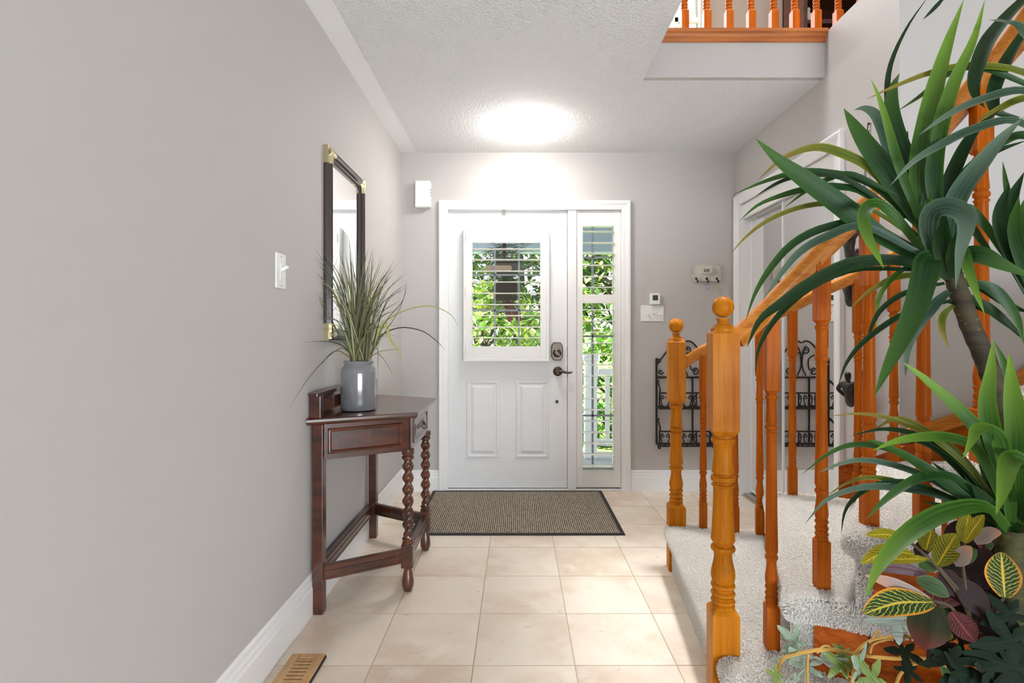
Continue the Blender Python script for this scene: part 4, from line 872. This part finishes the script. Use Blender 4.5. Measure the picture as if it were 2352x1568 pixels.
# each leaf: tip..base in picture pixels, depths at tip and base, width in pixels
def yleaf(pts, Yt, Yb, wpx, m_, keel=.16, twist=0, prof=None):
    n = len(pts); P = [at(x, y, Yb+(Yt-Yb)*(1-k/(n-1))) for k, (x, y) in enumerate(pts)]; P.reverse()
    Ym = (Yt+Yb)/2
    def pf(t): return (.55+.45*min(1, t*3))*max(.0, 1-max(0, (t-.35)/.65)**1.9)+.015
    return blade('leaf', P, wpx*Ym/F*1.08, m_, yk, 20, prof or pf, None, keel, twist)
D, M_, B, Yw, Gy = YD, YM, YB, YY, YG
LV = [ # head A
 ([(1735,318),(1790,368),(1850,412),(1930,470),(2010,532),(2110,592)],1.12,1.08,44,M_),
 ([(1742,412),(1800,362),(1870,338),(1930,350),(2000,388),(2080,480)],1.2,1.1,20,Yw),
 ([(1683,447),(1760,415),(1830,396),(1900,397),(2000,422),(2110,520)],1.22,1.1,17,M_),
 ([(1697,508),(1742,470),(1800,447),(1860,432),(1920,428),(1990,446),(2110,545)],1.22,1.1,16,M_),
 ([(1735,450),(1790,418),(1850,402),(1940,410),(2080,500)],1.2,1.1,13,D),
 ([(1677,584),(1712,545),(1760,508),(1830,478),(1905,467),(2000,480),(2120,560)],1.22,1.1,12,Yw),
 ([(1800,478),(1850,440),(1900,412),(1960,400),(2060,450)],1.18,1.1,12,M_),
 ([(1712,738),(1735,672),(1770,615),(1820,560),(1890,524),(1985,512),(2120,580)],1.2,1.08,18,M_),
 ([(1752,690),(1785,640),(1835,580),(1900,542),(1985,520),(2120,585)],1.16,1.06,19,Gy),
 ([(1715,798),(1745,735),(1800,692),(1870,645),(1960,604),(2060,597),(2140,620)],1.14,1.06,30,D),
 ([(1735,862),(1741,806),(1765,755),(1805,706),(1870,655),(1970,618),(2120,620)],1.2,1.08,14,D),
 ([(2030,616),(2012,580),(1990,535),(1985,490),(2008,466),(2050,490),(2120,575)],.98,1.08,27,B),
 ([(2008,910),(2040,840),(2075,770),(2108,690),(2125,625),(2133,592),(2150,590),(2165,615)],.94,1.06,50,M_),
 ([(2080,868),(2084,800),(2110,745),(2150,695),(2180,668)],1.02,1.08,24,Gy),
 ([(1992,790),(2000,755),(2020,715),(2060,682),(2110,662),(2170,650)],1.16,1.1,12,D),
 ([(1925,885),(1945,832),(1985,783),(2050,735),(2110,708),(2185,690)],1.16,1.1,13,D),
 ([(1950,712),(1985,678),(2030,648),(2070,634),(2110,632),(2160,640)],1.18,1.1,14,Yw),
 ([(2013,762),(2015,700),(2035,655),(2075,618),(2130,600)],1.18,1.1,11,B),
 ([(1938,249),(1960,285),(1990,330),(2030,385),(2085,465),(2150,560)],1.14,1.08,40,M_),
 ([(1962,252),(1985,248),(2010,262),(2030,300),(2055,380),(2110,500)],1.18,1.1,24,Gy),
 ([(2000,180),(2022,232),(2042,300),(2062,370),(2100,470),(2150,570)],1.08,1.08,18,B),
 ([(2066,168),(2050,205),(2048,260),(2065,330),(2100,410),(2140,520)],1.16,1.1,36,M_),
 ([(2135,-12),(2085,60),(2048,140),(2038,210),(2050,290),(2090,390),(2140,510)],1.2,1.12,12,D),
 ([(2213,0),(2180,90),(2150,190),(2128,290),(2115,380),(2120,500),(2150,590)],1.1,1.08,42,B),
 ([(2262,0),(2236,90),(2195,180),(2165,270),(2148,360),(2150,480),(2165,590)],1.06,1.08,32,B),
 ([(2120,45),(2145,20),(2170,-8)],1.1,1.1,9,D),
 ([(2085,300),(2075,350),(2090,420),(2130,520)],1.15,1.1,30,D),
 ([(2160,255),(2150,330),(2145,420),(2165,560)],1.05,1.08,30,M_),
 ([(2300,250),(2240,300),(2200,370),(2170,460),(2165,590)],1.1,1.1,28,D),
 ([(2352,268),(2300,318),(2250,378),(2205,440),(2185,500),(2180,590)],1.02,1.08,40,Gy),
 ([(2360,322),(2300,342),(2250,366),(2210,412),(2185,490),(2178,590)],1.06,1.1,22,D),
 ([(2225,385),(2195,450),(2178,520),(2175,610)],1.1,1.1,28,D),
 ([(2110,310),(2180,262),(2260,226),(2355,208),(2440,260)],1.0,1.1,22,Gy),
 ([(2045,426),(2095,373),(2150,338),(2230,298),(2330,276),(2420,330)],1.0,1.1,22,Gy),
 ([(1990,228),(2060,196),(2140,166),(2230,150),(2352,166),(2440,240)],1.1,1.14,16,Yw),
 ([(2060,256),(2120,216),(2180,168),(2260,156),(2420,220)],1.12,1.14,16,M_),
 ([(2270,46),(2310,50),(2352,70),(2430,170)],1.0,1.1,20,Gy),
 ([(2262,248),(2240,215),(2240,170),(2265,100),(2310,40),(2370,-20)],1.08,1.14,30,D),
 ([(2345,270),(2290,255),(2282,210),(2310,140),(2360,60)],1.14,1.16,26,D),
 ([(2240,280),(2280,258),(2352,225),(2440,230)],1.12,1.14,18,Yw),
 ([(2240,375),(2300,330),(2352,310),(2440,340)],1.14,1.14,20,M_),
 ([(2195,662),(2205,580),(2220,520),(2210,488),(2175,474),(2140,488),(2135,540),(2165,610)],.92,1.06,44,Gy),
 ([(2262,722),(2240,665),(2222,610),(2210,575),(2190,590),(2185,620)],.98,1.06,24,B),
 ([(2380,640),(2300,606),(2250,585),(2215,590),(2190,620)],.98,1.06,42,M_),
 ([(2352,790),(2335,730),(2300,680),(2260,655),(2200,650)],1.08,1.1,24,M_),
 ([(2370,720),(2320,700),(2270,668),(2205,640)],1.12,1.1,22,D),
 ([(2350,775),(2310,738),(2260,700),(2200,672)],1.12,1.1,22,D),
 ([(2352,782),(2300,735),(2250,708),(2170,692)],1.14,1.1,11,D),
 ([(2180,802),(2165,760),(2166,725),(2190,700)],1.08,1.1,14,Yw),
 ([(2360,650),(2310,588),(2265,520),(2215,475),(2180,530),(2175,600)],1.1,1.1,20,M_),
 ([(2300,620),(2260,560),(2215,510),(2180,560)],1.14,1.1,16,D),
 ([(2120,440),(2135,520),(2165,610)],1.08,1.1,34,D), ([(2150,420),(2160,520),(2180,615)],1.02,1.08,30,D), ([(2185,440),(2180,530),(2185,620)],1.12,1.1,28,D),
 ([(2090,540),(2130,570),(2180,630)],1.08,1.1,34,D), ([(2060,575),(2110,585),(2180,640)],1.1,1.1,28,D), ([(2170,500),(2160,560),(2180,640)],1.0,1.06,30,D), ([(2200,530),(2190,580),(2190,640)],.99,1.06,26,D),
 # right head
 ([(2303,370),(2312,430),(2330,520),(2375,690)],1.12,1.1,14,M_),
 ([(2352,395),(2322,470),(2335,560),(2380,690)],1.06,1.1,34,D), ([(2318,420),(2298,490),(2318,560),(2375,690)],1.05,1.1,34,D), ([(2380,420),(2350,500),(2352,600),(2385,690)],1.04,1.1,34,M_), ([(2290,480),(2310,560),(2370,690)],1.1,1.1,24,M_), ([(2340,450),(2332,540),(2380,690)],1.02,1.1,26,YM),
 # lower head
 ([(1849,1203),(1899,1147),(1972,1120),(2052,1118),(2157,1136),(2250,1180),(2318,1220)],1.06,1.03,18,Gy),
 ([(1841,1090),(1899,1044),(1957,1021),(2030,1026),(2102,1056),(2200,1115),(2310,1205)],1.1,1.03,16,YM),
 ([(1878,1086),(1920,1068),(1975,1056),(2048,1066),(2130,1096),(2220,1150),(2315,1215)],1.06,1.03,15,Gy),
 ([(1988,1008),(2030,1022),(2090,1052),(2160,1098),(2240,1160),(2315,1220)],.98,1.02,24,M_),
 ([(2005,1034),(2059,1013),(2120,1003),(2190,1006),(2250,1040),(2315,1180)],.94,1.02,26,B),
 ([(1905,955),(1980,950),(2060,965),(2150,1010),(2240,1090),(2318,1200)],1.08,1.03,13,Yw),
 ([(1955,1000),(2030,985),(2110,1000),(2200,1055),(2310,1190)],1.1,1.03,14,D),
 ([(2090,1010),(2150,1030),(2220,1090),(2310,1200)],1.12,1.03,20,D),
 ([(1990,1370),(2012,1312),(2048,1262),(2102,1212),(2175,1174),(2262,1162),(2318,1215)],.86,1.0,40,B),
 ([(1990,1192),(2030,1150),(2084,1110),(2135,1092),(2200,1100),(2310,1190)],.96,1.02,22,M_),
 ([(1932,1226),(1940,1176),(1965,1141),(2015,1112),(2084,1107),(2180,1140),(2310,1210)],1.08,1.03,12,D),
 ([(1896,1140),(1943,1110),(1986,1097),(2048,1102),(2160,1140),(2310,1210)],1.1,1.03,11,Yw),
 ([(1990,1000),(2060,960),(2130,990),(2210,1050),(2310,1180)],1.1,1.03,15,Yw),
 ([(2075,832),(2115,862),(2176,914),(2218,955),(2262,1010),(2315,1130),(2320,1200)],1.0,1.02,30,B),
 ([(2140,880),(2190,920),(2240,985),(2315,1150)],1.06,1.03,18,M_),
 ([(2281,780),(2276,850),(2268,920),(2278,990),(2305,1090),(2322,1200)],.98,1.02,36,B),
 ([(2284,784),(2305,830),(2322,890),(2332,980),(2332,1100),(2322,1200)],1.0,1.02,22,M_),
 ([(2318,812),(2325,900),(2338,1000),(2335,1120),(2322,1210)],.97,1.02,46,B),
 ([(2212,1052),(2232,1012),(2245,985),(2275,985),(2300,1020),(2318,1120),(2322,1200)],.88,1.0,32,B),
 ([(2288,1182),(2305,1120),(2318,1062),(2340,1050),(2350,1090),(2335,1200)],.86,1.0,44,B),
 ([(2370,1060),(2360,1120),(2340,1210)],1.0,1.02,36,M_), ([(2352,1110),(2340,1160),(2325,1225)],.94,1.02,34,M_),
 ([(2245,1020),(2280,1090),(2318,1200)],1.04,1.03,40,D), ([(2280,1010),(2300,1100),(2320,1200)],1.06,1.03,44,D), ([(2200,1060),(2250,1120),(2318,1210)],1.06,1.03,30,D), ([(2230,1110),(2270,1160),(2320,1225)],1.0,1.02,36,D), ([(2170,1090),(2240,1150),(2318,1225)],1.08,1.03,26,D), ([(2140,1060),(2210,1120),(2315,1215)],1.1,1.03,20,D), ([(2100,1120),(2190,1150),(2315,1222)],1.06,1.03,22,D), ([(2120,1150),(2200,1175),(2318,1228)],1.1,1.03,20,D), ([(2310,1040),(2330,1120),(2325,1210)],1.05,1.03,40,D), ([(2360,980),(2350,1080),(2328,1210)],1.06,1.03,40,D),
]
for pts, Yt, Yb2, wpx, m_ in LV: yleaf(pts, Yt, Yb2, wpx, m_)
# ------------------------------------------------------------------ croton at the foot of the tree
cn_ = thing('croton_plant', 'variegated yellow and dark red croton at the foot of the tall plant', 'plant', (.93, 1.08, .26))
CY_ = leafmat('croton_yellow', srgb(96,96,16), srgb(140,128,22), veins=srgb(206,178,60), rough=.35)
CV_ = leafmat('croton_variegated', srgb(34,66,38), srgb(58,86,52), veins=srgb(216,190,80), rim=srgb(220,150,46), rough=.35)
CD_ = leafmat('croton_dark', srgb(38,42,26), srgb(58,62,38), tip=srgb(110,52,44), rough=.55)
CR_ = leafmat('croton_red', srgb(58,22,24), srgb(96,44,44), veins=srgb(140,70,70), rough=.4)
CM_ = leafmat('croton_maroon', srgb(28,16,16), srgb(52,24,24), rough=.6)
CP_ = leafmat('croton_pink_grey', srgb(150,136,130), srgb(176,164,158), tip=srgb(206,150,120), rough=.5)
CU_ = leafmat('croton_purple_grey', srgb(84,74,84), srgb(128,118,126), veins=srgb(110,50,56), rough=.45)
CO_ = leafmat('croton_olive', srgb(66,78,18), srgb(104,108,28), tip=srgb(120,122,40), veins=srgb(196,164,30), rough=.35)
CG_ = leafmat('croton_green', srgb(36,60,30), srgb(84,106,64), rough=.4)
def oval(t): return max(.03, max(0, math.sin(PI*min(1, t*.93+.05)))**.75)
def cleaf(base, tip, wpx, Yt, Yb2, m_, sag=10, keel=.1, twist=0):
    mid = ((base[0]+tip[0])/2, (base[1]+tip[1])/2-sag)
    blade('leaf', [at(*base, Yb2), at(*mid, (Yt+Yb2)/2), at(*tip, Yt)], wpx*(Yt+Yb2)/2/F, m_, cn_, 14, oval, None, keel, twist)
for a in [((2100,1272),(1979,1293),38,.94,1.0,CY_,18), ((2085,1236),(1990,1228),28,.97,1.0,CY_,6), ((2010,1286),(2135,1283),24,1.0,1.0,CY_,2), ((2145,1382),(1984,1408),66,.92,.98,CV_,14),
          ((2148,1390),(2116,1488),82,.93,.97,CD_,0), ((2138,1376),(1990,1322),32,.97,1.0,CP_,4), ((2128,1316),(1994,1303),34,1.0,1.02,CU_,8), ((2152,1298),(2196,1226),52,.95,.98,CO_,2),
          ((2126,1264),(2140,1214),46,1.0,1.02,CO_,0), ((2216,1246),(2260,1182),28,.93,.96,CY_,4), ((2240,1246),(2300,1224),34,.92,.96,CP_,8), ((2192,1296),(2232,1256),36,.92,.96,CP_,0),
          ((2185,1404),(2240,1474),54,.93,.97,CR_,0), ((2105,1330),(2180,1370),40,.98,1.0,CG_,6), ((2308,1372),(2300,1268),66,.96,.98,CV_,0), ((2200,1330),(2270,1420),56,1.0,1.02,CM_,4), ((2160,1310),(2200,1370),50,1.02,1.02,CM_,4),
          ((2220,1320),(2270,1260),50,1.02,1.03,CM_,0), ((2230,1350),(2290,1300),46,1.02,1.03,CM_,0), ((2250,1400),(2300,1470),54,1.0,1.02,CM_,0), ((2130,1240),(2105,1280),30,1.03,1.03,CM_,0), ((2212,1245),(2225,1180),36,1.02,1.03,CO_,0), ((2150,1300),(2110,1300),30,1.02,1.03,CG_,0), ((2130,1440),(2190,1460),40,1.02,1.02,CO_,0), ((2240,1260),(2200,1300),28,.96,1.0,CG_,0), ((2200,1460),(2160,1420),50,1.04,1.03,CM_,0), ((2290,1440),(2250,1360),50,1.03,1.03,CM_,0)]:
    cleaf(*a)
for k in range(34):
    bx_, by_ = random.uniform(2150, 2330), random.uniform(1270, 1490); an = random.uniform(0, 2*PI); ln = random.uniform(60, 105)
    cleaf((bx_, by_), (bx_+ln*math.cos(an), by_+ln*math.sin(an)*.9), random.uniform(30, 52), 1.05+random.uniform(-.02,.05), 1.07, random.choice((CM_, CM_, CG_, CD_, CR_)), 6)
M_stem = mat('brown_stem', srgb(70,56,34), .7)
for pts in ([(2240,1500),(2220,1400),(2150,1300),(2085,1240)], [(2240,1500),(2215,1380),(2155,1300)], [(2250,1500),(2225,1400),(2212,1300),(2216,1246)], [(2240,1500),(2190,1400),(2140,1378)], [(2255,1500),(2290,1400),(2305,1370)]):
    MB().tube([Vector((.95,1.07,.262))]+cr([at(x, y, 1.02) for x, y in pts], 14), .003, 7).build('stem', M_stem, cn_, smooth=True)
# ------------------------------------------------------------------ trailing vine
vn = thing('trailing_vine', 'trailing artificial vine with lobed leaves lying over the bottom steps', 'plant', (.9, 1.15, .26))
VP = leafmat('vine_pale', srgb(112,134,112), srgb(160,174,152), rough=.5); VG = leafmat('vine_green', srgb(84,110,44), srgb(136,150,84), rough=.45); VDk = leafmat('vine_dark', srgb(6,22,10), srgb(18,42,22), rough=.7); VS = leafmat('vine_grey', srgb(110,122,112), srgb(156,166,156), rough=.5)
M_vstem = mat('vine_stem', srgb(186,140,64), .55, noise=[(20, srgb(150,116,52), .4, .7, ONE, 3)])
def lobed(c, ang, size, Y, m_, tilt=(0,0), curl=.2):
    """c = stalk point in pixels, ang = direction of the tip, size in pixels"""
    S = size*Y/F; o3 = at(c[0], c[1], Y); d = Vector((math.cos(ang), 0, math.sin(ang))); s = Vector((-math.sin(ang), 0, math.cos(ang)))
    nrm = Vector((0,-1,0)); R = Matrix.Rotation(tilt[0], 3, d) @ Matrix.Rotation(tilt[1], 3, s); d = R @ d; s = R @ s; nrm = R @ nrm
    vs_ = []; uv = []; fs = []; n = 60; ph = random.uniform(-.15, .15)
    for ring in (0, .5, 1):
        for k in range(n if ring else 1):
            th = 2*PI*k/n; c5 = math.cos(5*th)
            r = (.36+.19*c5+.035*math.cos(15*th+ph))*(1+.28*math.cos(th))*ring*(1 if ring == 1 else .9)
            b = .40+r*math.cos(th); a = r*math.sin(th)
            fold = .10*c5*ring*ring*r
            vs_.append(o3+d*b*S+s*a*S-nrm*S*(curl*(b-.4)**2*1.2+curl*a*a*1.6-fold)); uv.append((.5+a*.85, max(0, min(1, b))))
    for k in range(n):
        q = (k+1) % n; fs += [(0, 1+k, 1+q), (1+k, 1+n+k, 1+n+q, 1+q)]
    me = bpy.data.meshes.new('leaf'); me.from_pydata([tuple(v) for v in vs_], [], fs); me.materials.append(m_); me.validate()
    ul = me.uv_layers.new(name='UVMap')
    for l in me.loops: ul.data[l.index].uv = uv[l.vertex_index]
    me.polygons.foreach_set('use_smooth', [True]*len(me.polygons))
    o = bpy.data.objects.new('leaf', me); C.objects.link(o); place(o, vn)
R_ = math.radians
for a in [((1850,1498),R_(130),70,1.12,VP,(.5,.2)), ((1862,1500),R_(200),78,1.10,VP,(-.6,.1)), ((1868,1500),R_(-45),84,1.10,VS,(.7,.2)), ((1850,1505),R_(-90),60,1.14,VP,(.8,0)), ((1958,1545),R_(140),70,1.08,VG,(.4,.2)), ((1962,1500),R_(195),52,1.1,VG,(.9,0)),
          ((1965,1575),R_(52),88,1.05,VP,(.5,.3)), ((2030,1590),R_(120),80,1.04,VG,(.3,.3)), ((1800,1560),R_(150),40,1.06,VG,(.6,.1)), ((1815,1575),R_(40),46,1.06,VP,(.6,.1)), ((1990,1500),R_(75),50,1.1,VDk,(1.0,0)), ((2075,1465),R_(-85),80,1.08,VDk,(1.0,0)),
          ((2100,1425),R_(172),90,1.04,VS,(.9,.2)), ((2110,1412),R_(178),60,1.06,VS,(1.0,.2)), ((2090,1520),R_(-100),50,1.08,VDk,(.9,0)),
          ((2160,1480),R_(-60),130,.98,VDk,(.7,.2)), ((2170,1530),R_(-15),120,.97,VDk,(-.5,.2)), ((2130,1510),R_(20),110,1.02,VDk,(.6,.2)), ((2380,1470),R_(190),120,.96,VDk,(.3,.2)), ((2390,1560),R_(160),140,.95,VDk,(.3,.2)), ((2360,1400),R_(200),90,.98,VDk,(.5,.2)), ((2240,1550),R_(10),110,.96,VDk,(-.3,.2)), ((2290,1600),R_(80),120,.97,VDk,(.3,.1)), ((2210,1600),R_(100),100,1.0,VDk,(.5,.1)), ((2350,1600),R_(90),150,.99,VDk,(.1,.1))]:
    lobed(*a)
for pts, r in (([(1786,1580),(1790,1530),(1806,1508),(1850,1497),(1905,1490),(1960,1502),(2050,1512),(2140,1515),(2230,1560)], .0036), ([(1952,1590),(1962,1540),(1968,1515),(1958,1500)], .0042), ([(1960,1505),(1985,1480),(2020,1465),(2100,1464),(2200,1500)], .003),
               ([(1855,1585),(1854,1530),(1856,1500)], .0028), ([(2050,1600),(2070,1545),(2110,1520),(2160,1512)], .0032), ([(1998,1500),(2005,1480),(2030,1470),(2075,1462)], .0024), ([(1876,1500),(1890,1484),(1905,1484),(1900,1492),(1880,1496)], .002), ([(2002,1468),(2010,1452),(2022,1450),(2012,1460)], .0016), ([(1962,1520),(1950,1530),(1948,1550),(1955,1555)], .0015), ([(2058,1460),(2075,1455),(2085,1462),(2060,1466)], .0016), ([(1965,1530),(1975,1535),(1972,1550)], .0014)):
    MB().tube(cr([at(x, y, 1.09) for x, y in pts], 24), r, 7).build('stem', M_vstem, vn, smooth=True)
MB().tube(cr([at(2230,1560,1.09), Vector((.93,1.09,.36)), Vector((.95,1.07,.262))], 8), .0036, 7).build('stem', M_vstem, vn, smooth=True)
# ------------------------------------------------------------------ porch and garden outside
M_grn = mat('grass_ground', srgb(96,128,62), .95, noise=[(6, srgb(130,150,80), .4, .7, ONE, 4)])
structure(MB().box(-30, 30, 5.7, 60, -.5, -.35).build('ground', M_grn))
M_deck = mat('porch_concrete', srgb(168,170,176), .8); M_soff = mat('porch_soffit', srgb(168,182,200), .7)
structure(MB().box(-3, 5, 4.06, 5.7, -.45, -.1).build('porch_floor', M_deck))
structure(MB().box(-3, 5, 5.42, 5.58, 1.94, 2.5).box(-3, 5, 4.06, 5.6, 2.45, 2.5).build('porch_ceiling', M_soff))
prl = thing('porch_railing', 'white porch railing with square balusters seen through the sidelight', 'railing', (1.0, 5.4, -.1))
M_vinyl = mat('white_vinyl', srgb(232,236,242), .4)
MB().box(.66, .78, 5.36, 5.48, -.1, .86).box(.64, .80, 5.34, 5.50, .86, .90).prism([(.65,5.35),(.79,5.35),(.79,5.49),(.65,5.49)], .90, .915).build('post', M_vinyl, prl, bevel=.01)
MB().box(.78, 3.0, 5.39, 5.45, .72, .78).build('top_rail', M_vinyl, prl, bevel=.006); MB().box(.78, 3.0, 5.39, 5.45, .02, .08).build('bottom_rail', M_vinyl, prl, bevel=.006)
for i in range(14): MB().box(.87+i*.12, .91+i*.12, 5.40, 5.44, .08, .72).build('baluster', M_vinyl, prl)
LMs = [mat('tree_leaf', srgb(70,124,40), .5), mat('tree_leaf', srgb(128,166,62), .5), mat('tree_leaf', srgb(190,196,96), .5), mat('tree_leaf', srgb(40,84,34), .5), mat('tree_leaf', srgb(150,190,110), .5)]
M_bark = mat('tree_bark', srgb(74,60,50), .9)
def tree(name, label, c, r, n, mats, ls, th_=None):
    t = thing(name, label, 'tree' if th_ else 'shrub', (c[0], c[1], -.35))
    for mi, m_ in enumerate(mats):
        mb = MB()
        for _ in range(n//len(mats)):
            v = Vector((random.gauss(0,1), random.gauss(0,1), random.gauss(0,1))).normalized()*(random.uniform(.45,1)**.5)
            p = Vector((c[0]+v.x*r[0], c[1]+v.y*r[1], c[2]+v.z*r[2])); s = ls*random.uniform(.6,1.3)
            R = Matrix.Rotation(random.uniform(0,6.3),3,'Z') @ Matrix.Rotation(random.uniform(-1.1,1.1),3,'X')
            q = [Vector(k)*s for k in ((0,-.5,0),(.28,-.15,.05),(.22,.2,.05),(0,.55,-.05),(-.22,.2,.05),(-.28,-.15,.05))]
            mb.add([p+R @ k for k in q], [(0,1,2,3),(0,3,4,5)])
        f = mb.build('foliage', m_, t); f['kind'] = 'stuff'
    tk = MB(); tk.tube([(c[0],c[1],-.35),(c[0]+.05,c[1],c[2]*.5),(c[0],c[1],c[2]+r[2]*.6)], [.1,.07,.02] if th_ else [.05,.04,.01], 8)
    for k in range(7):
        a = random.uniform(0,6.3); z = c[2]+random.uniform(-.5,.4)*r[2]
        tk.tube([(c[0],c[1],z-.3),(c[0]+math.cos(a)*r[0]*.7, c[1]+math.sin(a)*r[1]*.7, z+.3)], [.03,.008], 6)
    tk.build('trunk', M_bark, t)
tree('garden_shrub', 'yellow green leafy shrub seen low through the door window', (-.55, 8.2, .8), (1.1,.8,1.15), 2600, [LMs[1], LMs[2], LMs[4]], .15)
tree('garden_tree', 'mid green leafy tree filling the upper part of the door window', (.05, 10.5, 2.6), (2.0,1.2,1.7), 4200, [LMs[0], LMs[1], LMs[3]], .2, True)
tree('garden_tree', 'pale leafy tree seen through the narrow sidelight', (1.7, 9.4, 2.1), (1.2,.9,1.5), 2000, [LMs[0], LMs[4], LMs[2]], .17, True)
tree('garden_shrub', 'green leafy shrub behind the white porch railing', (1.5, 7.4, .35), (1.1,.7,.9), 2200, [LMs[0], LMs[4], LMs[1]], .13)
# wreath on the outside of the door
WY = YD_+.075
wr_ = thing('door_swag', 'dark evergreen swag with a brown bow and red ribbon outside the door glass', 'wreath', (ex(1162,WY), WY, ez(640,WY)))
ND = [mat('needles_dark', srgb(40,58,40), .6), mat('needles_green', srgb(78,104,58), .6)]
for mi in (0, 1):
    nb = MB()
    for _ in range(260):
        py = random.uniform(560, 720); px = 1160+random.gauss(0, 14); o3 = Vector((ex(px,WY), WY+random.uniform(-.012,.03), ez(py,WY)))
        sd = random.choice((-1,1)); a = random.uniform(-.9, .55); ln = random.uniform(.06,.2)*(1 if py < 690 else .6)
        nb.tube([o3, o3+Vector((sd*math.cos(a)*ln*.5, random.uniform(0,.03), math.sin(a)*ln*.5+.01)), o3+Vector((sd*math.cos(a)*ln, random.uniform(0,.04), math.sin(a)*ln))], [.0022,.002,.0008], 4, False)
    nb.build('needles', ND[mi], wr_)['kind'] = 'stuff'
M_burl = mat('brown_burlap', srgb(84,66,58), .9); M_red = mat('red_ribbon', srgb(140,36,44), .5); M_tan = mat('painted_reflection_tan', srgb(206,176,140), .6)
MB().box(ex(1154,WY), ex(1163,WY), WY+.01, WY+.016, ez(690,WY), ez(554,WY)).build('hanger_strap', M_burl, wr_)
MB().box(ex(1140,WY), ex(1190,WY), WY-.002, WY+.014, ez(634,WY), ez(600,WY)).box(ex(1138,WY), ex(1188,WY), WY-.002, WY+.014, ez(690,WY), ez(650,WY)).build('bow', M_burl, wr_, bevel=.01)
for x0, x1 in ((1163,1196), (1158,1174)):
    MB().add([(ex(x0-5,WY),WY,ez(685,WY)),(ex(x0+6,WY),WY,ez(685,WY)),(ex(x1+5,WY),WY+.01,ez(735,WY)),(ex(x1-7,WY),WY+.01,ez(740,WY)),(ex(x0-5,WY),WY+.004,ez(685,WY)),(ex(x0+6,WY),WY+.004,ez(685,WY)),(ex(x1+5,WY),WY+.014,ez(735,WY)),(ex(x1-7,WY),WY+.014,ez(740,WY))],[(0,1,2,3),(7,6,5,4),(0,4,5,1),(2,6,7,3),(1,5,6,2),(0,3,7,4)]).build('ribbon', M_red, wr_)
MB().lathe([(0,-.012),(.09,-.012),(.1,0),(.09,.012),(0,.012)], 24, (0,0,0), False).xf(Matrix.Translation((ex(1145,WY),WY-.004,ez(616,WY))) @ Matrix.Diagonal((1,.16,1.6,1))).build('painted_lamp_reflection', M_tan, wr_, smooth=True)  # tan oval modelled in place of a lamp's reflection in the door glass
